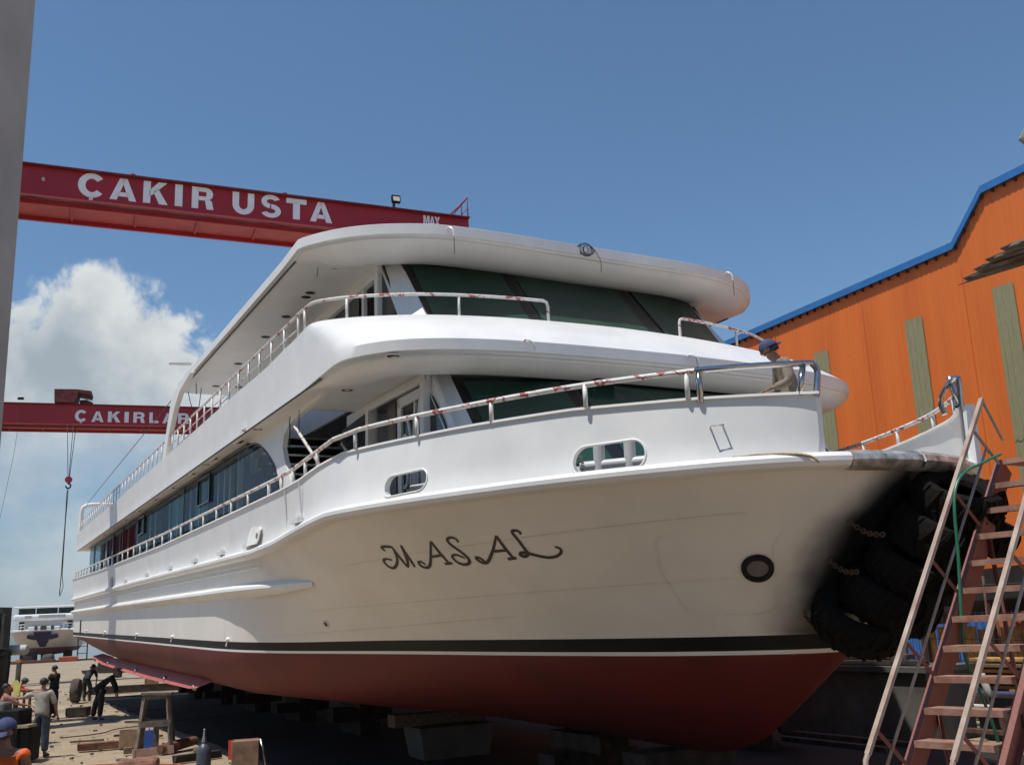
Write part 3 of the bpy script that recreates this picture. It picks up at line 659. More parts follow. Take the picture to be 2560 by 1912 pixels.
for sd in (1, -1):   # white raking corner posts
    b = MB()
    q = [S(-13.90, 2.87*sd, 5.45), S(-14.12, 3.16*sd, 5.45), S(-12.98, 3.20*sd, 4.0), S(-12.60, 2.92*sd, 4.0)]; b.slab(q, (-.06, .10*sd, -.05)); b.build('corner_pillar', WHITE, ferry, ship=True)
    b = MB(); q = [S(-11.80, 3.03*sd, 3.12), S(-12.05, 3.32*sd, 3.12), S(-10.75, 3.34*sd, 1.5), S(-10.38, 3.08*sd, 1.5)]; b.slab(q, (-.06, .06*sd, -.05)); b.build('corner_pillar', WHITE, ferry, ship=True)
    # wheelhouse side: wall plane s=3.16
    y = 3.16
    b = MB(); 
    b.slab([S(-19.3, y*sd, 3.3), S(-14.05, y*sd, 3.3), S(-13.0, y*sd, 3.3), S(-13.0, y*sd, 4.02), S(-14.05, y*sd, 4.02), S(-19.3, y*sd, 4.02)], (0, .06*sd, 0))
    b.box(S(-19.25, y*sd-.03*sd, 4.4), (.2, .06, 2.1)); b.box(S(-16.7, (y+.0)*sd-.03*sd, 5.34), (5.2, .06, .2)); b.box(S(-14.07, (y+.03)*sd-.03*sd, 4.7), (.14, .12, 1.44)); b.box(S(-14.85, y*sd-.03*sd, 4.7), (.10, .06, 1.3)); b.box(S(-15.65, y*sd-.03*sd, 4.7), (.10, .06, 1.3))
    b.box(S(-15.5, (y+.03)*sd-.03*sd, 5.22), (3.0, .09, .07))
    b.build('house_wall', WHITE2, ferry, ship=True)
    g = MB(); g.slab([S(-14.0, (y-.02)*sd, 5.40), S(-14.0, (y-.02)*sd, 4.02), S(-13.05, (y-.02)*sd, 4.02)], (0, .03*sd, 0)); g.build('side_window', DARKGLASS, ferry, ship=True)
    for x0, x1 in ((-19.1, -17.7), (-17.6, -16.5), (-16.4, -15.72)):
        g = MB(); zz = 5.24 if x0 > -17 else 5.24; g.slab([S(x0, (y-.03)*sd, 4.03), S(x1, (y-.03)*sd, 4.03), S(x1, (y-.03)*sd, zz), S(x0, (y-.03)*sd, zz)], (0, .02*sd, 0)); g.build('side_window', DARKGLASS, ferry, ship=True)
    g = MB(); g.slab([S(-15.55, (y-.4)*sd, 4.0), S(-14.15, (y-.4)*sd, 4.0), S(-14.15, (y-.4)*sd, 5.3), S(-15.55, (y-.4)*sd, 5.3)], (0, .02*sd, 0)); g.build('wheelhouse_interior', mat('interior_grey', (.22, .20, .18), .8), ferry, ship=True)
    g = MB(); g.box(S(-15.3, (y-.02)*sd, 4.65), (.5, .03, 1.15)); g.build('sliding_door', DARKGLASS, ferry, ship=True)
b = MB(); b.box(S(-19.3, 0, 4.35), (.08, 6.2, 2.1)); b.build('house_back_wall', WHITE2, ferry, ship=True)
# ---------------- foyer side (s = 3.3) with door, glass, stair
for sd in (1, -1):
    y = 3.30
    b = MB()
    b.box(S(-13.0, y*sd-.03*sd, 3.09), (2.45, .10, .09)); b.box(S(-12.95, (y+.05)*sd, 3.02), (2.35, .05, .07)); b.box(S(-11.87, (y+.04)*sd, 2.2), (.12, .14, 1.75)); b.box(S(-14.08, (y+.02)*sd, 2.2), (.12, .12, 1.75)); b.box(S(-11.83, (y+.12)*sd, 3.03), (.10, .05, .12))
    b.build('door_frame', WHITE2, ferry, ship=True)
    lf = MB(); y2 = y-.02
    # white leaf with scroll fretwork
    x0, x1, z0, z1 = -13.02, -12.06, 1.3, 2.96
    for cx, cz, wx, wz in (((x0+x1)/2, z1-.07, x1-x0, .14), ((x0+x1)/2, z0+.1, x1-x0, .2), (x0+.07, (z0+z1)/2, .14, z1-z0), (x1-.07, (z0+z1)/2, .14, z1-z0)): lf.box(S(cx, y2*sd, cz), (wx, .04, wz))
    leaf = lf.build('door_leaf', WHITE, ferry, ship=True)
    g = MB(); g.box(S((x0+x1)/2, (y2-.02)*sd, (z0+z1)/2), (x1-x0-.1, .012, z1-z0-.1)); g.build('door_glass', DARKGLASS, leaf, ship=True)
    sc = MB()
    def sp_(pts, r=.028): sc.tube(smooth([S(x0+.16+a_*.66, (y2+.005)*sd, z1-.16-c_*1.3) for a_, c_ in pts], 2), r, 6)
    sp_([(.75, 0), (.66, .3), (.62, .6), (.6, 1)]); sp_([(1, .0), (.85, .25), (.72, .6), (.68, 1)]); sp_([(.05, .12), (.25, .12), (.42, .25), (.5, .5), (.48, .8), (.42, 1)])
    sp_([(.0, .35), (.2, .3), (.32, .38), (.25, .5), (.1, .48)]); sp_([(.0, .62), (.15, .58), (.3, .68), (.28, .85), (.1, .88)]); sp_([(1, .5), (.85, .7), (.8, 1)])
    sc.build('fretwork', WHITE, leaf, ship=True)
    g = MB(); g.box(S(-13.55, (y-.30)*sd, 2.1), (1.0, .03, 1.9)); g.build('open_doorway', mat('interior_brown', (.045, .035, .03), .8), ferry, ship=True)
    g = MB(); g.box(S(-13.78, (y-.22)*sd, 2.2), (.34, .03, 1.75)); g.build('inner_door', mat('interior_grey', (.22, .20, .18), .8), ferry, ship=True)
    arc = [(-11.80, 2.82), (-11.70, 2.72), (-11.55, 2.56), (-11.38, 2.36), (-11.22, 2.1), (-11.10, 1.8), (-11.05, 1.4), (-11.80, 1.4)]
    w_ = MB(); w_.slab([S(-11.8, (y-.01)*sd, 3.1), S(-11.8, (y-.01)*sd, 1.3), S(-10.5, (y-.01)*sd, 1.3)], (0, .05*sd, 0)); w_.build('house_wall', WHITE, ferry, ship=True)
    g = MB(); g.slab([S(x, (y+.015)*sd, z) for x, z in arc], (0, .02*sd, 0)); g.build('side_window', DARKGLASS, ferry, ship=True)
    w_ = MB(); w_.box(S(-14.7, (y-.06)*sd, 2.2), (1.3, .05, 1.9)); w_.build('house_wall', WHITE2, ferry, ship=True)
    gl = [(-15.55, 2.94), (-14.18, 3.04), (-14.18, 1.4), (-15.2, 1.4), (-15.5, 2.2), (-15.62, 2.7)]
    g = MB(); g.slab([S(x, (y-.02)*sd, z) for x, z in gl], (0, .02*sd, 0)); g.build('side_window', DARKGLASS, ferry, ship=True)
    # saloon side wall, s = 4.2
    y = 4.20
    gus = [(-13.6, 3.14), (-13.83, 3.10), (-14.51, 3.07), (-15.24, 3.02), (-15.68, 2.93), (-15.88, 2.80), (-15.84, 2.6), (-15.70, 2.42), (-15.43, 2.15), (-15.2, 1.9), (-15.0, 1.3)]
    glz = [(-18.3, 3.06), (-17.85, 3.06), (-17.45, 2.98), (-16.88, 2.76), (-16.45, 2.52), (-16.18, 2.33), (-16.0, 2.05), (-15.97, 1.8)]
    w_ = MB(); A = resample([(x, z, 0) for x, z in gus], 16); B = resample([(x, z, 0) for x, z in [(-18.3, 3.14)]+glz[1:]+[(-15.95, 1.3)]], 16)
    w_.grid([[S(p.x, y*sd, p.y) for p in A], [S(p.x, y*sd, p.y) for p in B]], smooth=False); w_.grid([[S(p.x, y*sd-.08*sd, p.y) for p in A], [S(p.x, y*sd-.08*sd, p.y) for p in B]], smooth=False); w_.grid([[S(p.x, y*sd, p.y) for p in A], [S(p.x, (y-.08)*sd, p.y) for p in A]], smooth=False)
    w_.build('arched_wall', WHITE, ferry, ship=True)
    f_ = MB(); f_.tube(smooth([S(x, (y+.005)*sd, z) for x, z in glz], 1), .018, 6); f_.box(S(-32.6, (y)*sd, 3.085), (28.8, .06, .05)); f_.box(S(-31.3, y*sd, 1.5), (31, .05, .5))
    sf = f_.build('saloon_frame', FRAME, ferry, ship=True)
    gx = [-47.0, -45.2, -43.4, -41.2, -38.6, -36, -33.2, -30.4, -27.6, -24.8, -22.0, -19.3]
    for a_, c_ in zip(gx, gx[1:]):
        g = MB(); g.slab([S(a_+.012, (y-.02)*sd, 1.6), S(c_-.012, (y-.02)*sd, 1.6), S(c_-.012, (y-.02)*sd, 3.07), S(a_+.012, (y-.02)*sd, 3.07)], (0, .01*sd, 0)); g.build('window_pane', GLASS, sf, ship=True)
    g = MB(); g.slab([S(-19.29, (y-.02)*sd, 1.6), S(-19.29, (y-.02)*sd, 3.07)]+[S(x, (y-.02)*sd, z) for x, z in glz[1:]]+[S(-15.97, (y-.02)*sd, 1.6)], (0, .01*sd, 0)); g.build('window_pane', GLASS, sf, ship=True)
    mb = MB()
    for x in (-45.2, -36, -24.8, -38.6): mb.beam(S(x, (y-.045)*sd, 1.5), S(x, (y-.045)*sd, 3.07), .06, .05)
    mb.build('window_mullion', FRAME, sf, ship=True)
    g = MB()
    for a_, c_ in (((-22.9, 2.42), (-21.6, 2.42)), ((-21.6, 2.42), (-21.6, 3.0)), ((-21.6, 3.0), (-22.9, 3.0)), ((-22.9, 3.0), (-22.9, 2.42)), ((-32.2, 2.5), (-31, 2.5)), ((-31, 2.5), (-31, 3)), ((-31, 3), (-32.2, 3)), ((-32.2, 3), (-32.2, 2.5))): g.beam(S(a_[0], y*sd, a_[1]), S(c_[0], y*sd, c_[1]), .05, .035)
    g.build('hatch_frame', FRAME, sf, ship=True)
    # curtains behind the glass: each drop its own mesh
    x = -44.0; k = 0
    cols = [mat('navy_curtain', (.010, .045, .13), .9), mat('dark_curtain', (.005, .010, .028), .9), mat('teal_curtain', (.16, .33, .36), .9), mat('brown_curtain', (.03, .016, .014), .9)]
    sel = {}
    while x < -16.3:
        wv = random.choice([.5, .8, 1.1, 1.5, .35]); x1 = min(x+wv, -16.2); c_ = (cols[3] if (random.random() < .75 and x < -29) else random.choice([cols[0], cols[0], cols[1], cols[2]]))
        if -43.9 < x < -42 or random.random() < .08: x = x1; continue
        n2 = max(6, int((x1-x)/.06)); zt = min(3.04, 3.04-(max(0, x1+18)*.55))
        b = MB(); b.grid([[S(lerp(x, x1, i/n2), (y-.16+.03*math.sin(i*1.9))*sd, z) for i in range(n2+1)] for z in (zt-.03, 1.5)]); b.build('curtain', c_, ferry, ship=True)
        x = x1+random.choice([0, .02, .05, .12]); k += 1
    for x in (-20.1, -20.6, -21.2, -23.2, -24.3, -26, -27.2, -29.5, -30.5, -33, -35.2, -37.4, -40.3):
        b = MB(); b.tube([S(x, (y-.10)*sd, 1.5), S(x, (y-.10)*sd, 2.98)], .022, 6); b.build('curtain_rod', WPIPE, ferry, ship=True)
b = MB(); b.box(S(-32, 0, 2.1), (28, 3.2, 1.9)); b.build('saloon_core', mat('interior_brown', (.045, .035, .03), .8), ferry, ship=True)
b = MB(); b.box(S(-47.1, 0, 2.2), (.05, 8.3, 1.8)); b.build('saloon_back_glass', GLASS, ferry, ship=True)
b = MB(); b.box(S(-11.1, .95, 3.0), (.22, .42, .05)); b.build('ceiling_hatch', mat('vent_grille', (.05, .045, .03), .8), ferry, ship=True)
LIL = mat('pale_lilac_wall', (.56, .57, .62), .6)
for sd in (1, -1):
    b = MB(); b.box(S(-19.2, 3.24*sd, 2.62), (.05, 1.84, 2.7)); b.box(S(-17.05, 2.33*sd, 2.62), (4.3, .05, 2.7)); b.box(S(-14.9, 3.24*sd, 3.21), (.05, 1.84, .14)); b.box(S(-17.05, 4.13*sd, 3.21), (4.3, .03, .14)); b.build('stairwell_wall', LIL, ferry, ship=True)
st = MB()
for k in range(9):
    z = 1.26+.225*k; x = -15.3-.36*k; st.box(S(x-.18, 3.24, z+.20), (.40, 1.75, .03)); st.box(S(x+.02, 3.24, z+.195), (.02, 1.75, .035), mi=1); st.box(S(x-.37, 3.24, z+.09), (.012, 1.75, .19))
st.build('stairway', [DARKHOLE, WHITE2], ferry, ship=True)
b = MB(); b.tube([S(-15.2, 3.6, 2.05), S(-18.0, 3.6, 3.75)], .03, 8); b.build('stair_handrail', TAPE, ferry, ship=True)
# ---------------- railings
def railing(pathpts, postpts, r=.028, mid=None, m_=TAPE, pm=WPIPE, pr=.026, name='railing', base=None):
    b = MB(); b.tube(pathpts, r, 10)
    if mid: b.tube(mid, .012, 6)
    rl = b.build(name, m_, ferry, ship=True)
    for p, q in postpts:
        c = MB(); c.tube([p, q], pr, 8); c.build('post', pm, rl, ship=True)
    return rl
for sd in (1, -1):
    xs = [-50.7+i*1.285 for i in range(27)]+[-15.9, -15.12, -14.48, -13.86, -13.28, -12.05]
    P = [S(x, 4.40*sd, interp(x, [-51, -26, -14.8, -13.3, -12], [2.22, 2.07, 2.09, 2.20, 2.30])) for x in frange(-50.7, -12.6, 60)]
    F = [(-12.05, 4.22), (-11.2, 3.95), (-10.45, 3.64), (-9.6, 3.24), (-8.9, 2.86), (-8.3, 2.42), (-7.85, 2.03)]
    bowr = smooth([S(x, s*sd, 2.31) for x, s in F], 2)
    posts = [(S(x, 4.40*sd, Ztop(x)), S(x, 4.40*sd, interp(x, [-51, -26, -14.8, -13.3, -12], [2.22, 2.07, 2.09, 2.20, 2.30]))) for x in xs if x < -13]
    posts += [(S(x, s*sd, Ztop(x)), S(x, s*sd, 2.31)) for x, s in ((-12.15, 4.24), (-10.98, 3.86), (-9.90, 3.38), (-8.80, 2.79), (-7.92, 2.09))]
    railing(P+bowr, posts, r=.031, name='bow_railing' if False else 'main_railing')
    C_ = smooth([S(-7.85, 2.03*sd, 2.315), S(-7.45, 1.55*sd, 2.315), S(-7.16, 1.06*sd, 2.315)], 2)+[S(-7.13, 1.03*sd, 2.26), S(-7.12, 1.03*sd, 2.2), S(-7.08, 1.12*sd, 1.95)]
    railing(C_, [(S(-7.83, 2.0*sd, 1.97), S(-7.83, 2.0*sd, 2.31)), (S(-7.18, 1.26*sd, 1.97), S(-7.2, 1.14*sd, 2.30))], r=.034, m_=CHROME, pm=CHROME, pr=.032, name='chrome_rail')
    # upper deck side rail
    xs = [-49.2+.78*i for i in range(46)]; xs = [x for x in xs if x < -14]
    P = [S(x, 4.46*sd, 4.42) for x in frange(-49.4, -14.2, 46)]; Pm = [S(x, 4.46*sd, 4.20) for x in frange(-49.4, -14.2, 46)]
    hr = insetp(hoodO, .04); hp = [(p[0], p[1]) for p in hr if p[0] > -14.2 and p[1] > 1.22]
    H = [S(x, s*sd, 4.42) for x, s in hp]; e = hp[-1]
    H += [S(e[0]+.0, (e[1]-.06)*sd, 4.40), S(e[0], (e[1]-.08)*sd, 4.34), S(e[0], (e[1]-.08)*sd, 4.1)]
    posts = [(S(x, 4.46*sd, Zb(x)), S(x, 4.46*sd, 4.42)) for x in xs]
    for tx in (-13.70, -13.0, -12.30): 
        q = min(hp, key=lambda p: abs(p[0]-tx)); posts.append((S(q[0], q[1]*sd, 4.08), S(q[0], q[1]*sd, 4.42)))
    railing(P+H, posts, r=.024, mid=Pm, pr=.02, name='upper_railing')
    # stowed grey bench backs behind the upper rail
    for i in range(14):
        x = -27.5-1.35*i; b = MB(); b.box(S(x, 3.75*sd, 4.05), (.9, .05, .55)); b.box(S(x, 3.5*sd, 3.75), (.9, .45, .05)); b.box(S(x-.4, 3.5*sd, 3.5), (.05, .4, .5)); b.box(S(x+.4, 3.5*sd, 3.5), (.05, .4, .5)); b.build('bench', mat('bench_grey', (.45, .45, .46), .7), ferry, ship=True)
b = MB(); P = [S(-49.3, 4.42, 3.8), S(-49.3, 4.42, 4.9), S(-49.3, 4.38, 5.1), S(-49.3, 4.2, 5.22), S(-49.3, 3.9, 5.25), S(-49.3, 0, 5.27)]; P = P+[mir(v) for v in reversed(P[:-1])]; b.tube(P, .10, 10); b.build('stern_arch', WPIPE, ferry, ship=True)
# panel joints and freeing hatches on the bulwark side
b = MB()
for X in (-14.62, -13.86): b.beam(S(X-.05, 4.43, Zrim(X)+.2), S(X+.0, 4.495, Ztop(X)-.03), .018, .014)
b.build('bulwark_joint', WHITE, ferry, ship=True)
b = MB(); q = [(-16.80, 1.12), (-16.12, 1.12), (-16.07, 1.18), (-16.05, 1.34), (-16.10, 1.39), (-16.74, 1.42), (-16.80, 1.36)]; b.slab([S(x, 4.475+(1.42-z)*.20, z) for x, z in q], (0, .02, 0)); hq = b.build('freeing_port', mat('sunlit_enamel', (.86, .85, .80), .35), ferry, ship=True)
b = MB(); b.lathe([(0, .012), (.05, .010), (.055, 0)], S(-16.18, 4.51, 1.25), Matrix.Rotation(R(90), 3, 'X'), 12); b.build('port_latch', mat('interior_grey', (.22, .20, .18), .8), hq, ship=True)
b = MB(); b.box(S(-36.0, 4.475, 1.25), (.30, .03, .36)); b.box(S(-36.0, 4.482, 1.25), (.22, .03, .28), mi=1); b.build('vent_box', [WHITE, mat('vent_green', (.35, .40, .34), .6)], ferry, ship=True)
for X in (-14.0, -16.9, -19.0, -21.6, -24.6, -28.2, -32.5):
    b = MB(); zz = Zrim(X)+.19; b.box(S(X, 4.47, zz), (.42, .10, .07)); b.box(S(X-.13, 4.47, zz+.05), (.06, .07, .04)); b.box(S(X+.13, 4.47, zz+.05), (.06, .07, .04)); b.build('cleat_pad', WHITE, ferry, ship=True)
# loop bracket on the bow bulwark
b = MB(); b.tube([S(-7.80, 1.93, 1.70), S(-7.68, 2.02, 1.70), S(-7.60, 1.92, 1.70), S(-7.72, 1.83, 1.70)], .011, 6); b.build('loop_bracket', WHITE, ferry, ship=True)
# mooring bitts seen through the fairleads
def bitt(X, s, tx, ts, sp=.30, two=True, z=1.5):
    b = MB(); T = Vector((tx, -ts, 0)).normalized(); c = S(X, s, 0); c.z = 0
    for k in ((-sp/2, sp/2) if two else (0,)): b.tube([c+T*k+Vector((0, 0, 3.2)), c+T*k+Vector((0, 0, z+2.34))], .065, 14)
    b.tube([c-T*(sp*.5+.22)+Vector((0, 0, z+2.02)), c+T*(sp*.5+.22)+Vector((0, 0, z+2.02))], .058, 12)
    b.box(c+Vector((0, 0, z+2-.23)), (.7, .28, .03), rot=Matrix.Rotation(math.atan2(T.y, T.x), 3, 'Z'))
    return b.build('mooring_bitt', mat('grey_enamel', (.55, .57, .60), .4), ferry, ship=True)
bitt(-8.95, 2.35, .655, -.48, .36, True, 1.46); bitt(-11.25, 3.55, .72, -.25, .3, False, 1.46)
b = MB()
for k in range(10): b.tube([S(-9.15+.01*k, 2.70+.01*(k % 2), 1.62-.035*k), S(-9.13+.01*k, 2.66, 1.60-.035*k)], .012, 6)
b.build('chain', STEEL, ferry, ship=True)
# bow passage: end posts and little side rails on the port side
for sd in (-1,):
    b = MB(); b.beam(S(-7.03, 1.13*sd, 1.30), S(-7.02, 1.13*sd, 1.985), .09, .10, (1, 0, 0)); b.build('bulwark_end_post', WHITE, ferry, ship=True)
b = MB(); b.tube(smooth([S(-7.0, -.98, 1.95), S(-6.98, -.98, 2.24), S(-7.0, -.98, 2.30), S(-7.15, -.97, 2.22), S(-7.25, -.95, 2.05), S(-7.2, -.95, 1.9)], 2), .030, 10); b.build('chrome_loop', CHROME, ferry, ship=True)
# overspray cable on the rim
wire([S(-7.60, 1.84, 1.375), S(-7.40, 1.62, 1.375), S(-7.20, 1.40, 1.365), S(-7.08, 1.28, 1.33), S(-7.02, 1.24, 1.26)], .014, ROPE, 'mooring_line')
# ================================================================== SETTING
def tri_noise(x, y, s): return mnoise.noise(Vector((x*s, y*s, 0)))
# ground: one sheet, finer near, ending at the shore line
GM = mat('yard_ground', (.345, .27, .18), .95, var=.16, vscale=.35, bump=.5, bscale=9, c2=(.25, .19, .125))
def ground_detail():
    t, b = nodes_of(GM); mx = b.inputs['Base Color'].links[0].from_node
    tcn = t.nodes.new('ShaderNodeTexCoord')
    def nz(sc, det, lo, hi, stretch=(1, 1, 1)):
        mp = t.nodes.new('ShaderNodeMapping'); mp.inputs['Scale'].default_value = stretch; t.links.new(tcn.outputs['Object'], mp.inputs[0])
        n = t.nodes.new('ShaderNodeTexNoise'); n.inputs['Scale'].default_value = sc; n.inputs['Detail'].default_value = det; t.links.new(mp.outputs[0], n.inputs[0])
        r = t.nodes.new('ShaderNodeMapRange'); r.inputs[1].default_value = lo; r.inputs[2].default_value = hi; t.links.new(n.outputs[0], r.inputs[0]); return r.outputs[0]
    def mix(f, a, c):
        m2 = t.nodes.new('ShaderNodeMix'); m2.data_type = 'RGBA'; t.links.new(f, m2.inputs[0]); t.links.new(a, m2.inputs[6]); m2.inputs[7].default_value = (*c, 1); return m2.outputs[2]
    c = mix(nz(2.2, 8, .56, .74), mx.outputs[2], (.15, .112, .075)); c = mix(nz(14, 6, .60, .72), c, (.12, .085, .055)); c = mix(nz(.6, 5, .60, .70, (1, .15, 1)), c, (.22, .17, .115)); c = mix(nz(30, 3, .68, .74), c, (.45, .40, .33))
    t.links.new(c, b.inputs['Base Color'])
ground_detail()
SH = [(-700, 100), (-260, 150), (-87, 171), (-78.7, 185.8), (-40, 192), (80, 200), (700, 240)]
xs = [-700, -400, -200, -120, -87, -78.7]+[-70+2.5*i for i in range(52)]+[70, 120, 300, 700]
rowsg = []
for k in range(70):
    t = (k/69)**2.2; r_ = []
    for x in xs:
        ys = interp(x, [p[0] for p in SH], [p[1] for p in SH]); y = lerp(-60, ys, t) if k else -700
        near = 1 if y < 120 else max(0, 1-(y-120)/60)
        r_.append((x, y, .05*tri_noise(x, y, .25)*near+.02*tri_noise(x, y, 1.1)*near-.03))
    rowsg.append(r_)
rowsg.append([(x, interp(x, [p[0] for p in SH], [p[1] for p in SH])+3, -1.2) for x in xs])
b = MB(); b.grid(rowsg); g = b.build('ground', GM, None, origin=(0, 0, 0)); setp(g, kind='structure')
WAT = mat('sea_water', (.03, .085, .10), .12, var=.1, bump=.35, bscale=.7, vscale=.05)
b = MB(); b.add([(-12000, 60, -.75), (12000, 60, -.75), (12000, 14000, -.75), (-12000, 14000, -.75)], [(0, 1, 2, 3)]); setp(b.build('sea', WAT, None, origin=(0, 0, 0)), kind='structure')
# wooded far shore
HM = mat('hillside', (.055, .075, .040), .95, var=.4, vscale=.004, c2=(.11, .10, .07))
rr = []
hx = [-3600+60*i for i in range(120)]
for k, (dy, f) in enumerate(((0, 0), (60, .06), (400, .45), (900, .85), (1500, 1.0), (2400, .9))):
    rr.append([(x, 4200+dy+x*.05, -3+f*(interp(x, [-3600, -2600, -2000, -1400, -300, 600, 3600], [70, 92, 78, 62, 48, 30, 40])*(1+.25*mnoise.noise(Vector((x*.002, dy*.002, 1)))+.08*mnoise.noise(Vector((x*.012, dy*.01, 4))))) ) for x in hx])
b = MB(); b.grid(rr); setp(b.build('hills', HM, None, origin=(0, 0, 0)), kind='structure')

# ================================================================== GANTRY CRANES
def textmesh(s, height, depth, bold=.035, sx=1.15, sp=1.0):
    cu_ = bpy.data.curves.new('t', 'FONT'); cu_.body = s; cu_.size = height/.729; cu_.extrude = depth/2; cu_.offset = bold*height; cu_.space_character = sp
    o = bpy.data.objects.new('t', cu_); col.objects.link(o); bpy.context.view_layer.update()
    me = bpy.data.meshes.new_from_object(o.evaluated_get(bpy.context.evaluated_depsgraph_get())); bpy.data.objects.remove(o); bpy.data.curves.remove(cu_)
    return me
HV = {  # heavy block capitals: outer polygons as (x, y) strokes, drawn on a 1-high grid
 'A': ([[(0, 0), (.30, 0), (.345, .16), (.345, .40), (.42, .72), (.30, 1), (.0, 0)]], 0)}
def letter(mb, ch, x0, wdt, h, P):
    """heavy sans capital as a set of solid strips; P(x, z) -> point on the beam face"""
    o = Vector(P(0, 0)); T = 0
    def q(*pts): mb.slab([P(x0+a_*wdt, b_*h) for a_, b_ in pts], P.depth)
    def arc(cx, cy, rx, ry, a0, a1, tx, ty, n=14):
        ang = [R(lerp(a0, a1, i/n)) for i in range(n+1)]
        A = [P(x0+(cx+rx*math.cos(a_))*wdt, (cy+ry*math.sin(a_))*h) for a_ in ang]; B = [P(x0+(cx+(rx-tx)*math.cos(a_))*wdt, (cy+(ry-ty)*math.sin(a_))*h) for a_ in ang]
        D = Vector(P.depth); mb.grid([A, B, [v+D for v in B], [v+D for v in A], A], smooth=False)
        for e in (0, -1): mb.poly([A[e], B[e], B[e]+D, A[e]+D])
    if ch in 'ÇC':
        arc(.5, .5, .5, .52, 38, 322, .27, .23, 26)
        if ch == 'Ç': q((.42, -.03), (.56, -.03), (.56, -.13), (.42, -.13))
    elif ch == 'A':
        q((0, 0), (.27, 0), (.58, .98), (.36, .98)); q((.73, 0), (1, 0), (.64, .98), (.42, .98)); q((.28, .17), (.72, .17), (.68, .36), (.32, .36))
    elif ch == 'K':
        q((0, 0), (.30, 0), (.30, 1), (0, 1)); q((.24, .30), (.42, .44), (.97, 1), (.62, 1), (.24, .58)); q((.40, .56), (.60, .70), (1.02, 0), (.66, 0))
    elif ch == 'I': q((0, 0), (1, 0), (1, 1), (0, 1))
    elif ch == 'L': q((0, 0), (.36, 0), (.36, 1), (0, 1)); q((.34, 0), (1, 0), (1, .23), (.34, .23))
    elif ch == 'T': q((.33, 0), (.67, 0), (.67, .8), (.33, .8)); q((0, .76), (1, .76), (1, 1), (0, 1))
    elif ch == 'R':
        q((0, 0), (.30, 0), (.30, 1), (0, 1)); q((.28, .80), (.62, .80), (.62, 1), (.28, 1)); q((.28, .40), (.62, .40), (.62, .58), (.28, .58)); arc(.62, .70, .34, .30, -90, 90, .30, .19, 10); q((.62, .48), (.90, .40), (1.0, 0), (.68, 0), (.60, .40))
    elif ch == 'U':
        q((0, .42), (.30, .42), (.30, 1), (0, 1)); q((.70, .42), (1, .42), (1, 1), (.70, 1)); arc(.5, .44, .5, .46, 180, 360, .30, .24, 18)
    elif ch == 'S':
        arc(.5, .71, .47, .31, 25, 262, .27, .20, 18); arc(.5, .29, .49, .31, -158, 88, .27, .20, 18)
    elif ch == 'M': q((0, 0), (.24, 0), (.24, 1), (0, 1)); q((.76, 0), (1, 0), (1, 1), (.76, 1)); q((.2, 1), (.36, 1), (.58, .05), (.42, .05)); q((.64, 1), (.8, 1), (.58, .05), (.42, .05))
    elif ch == 'X': q((0, 0), (.32, 0), (1, 1), (.68, 1)); q((0, 1), (.32, 1), (1, 0), (.68, 0))
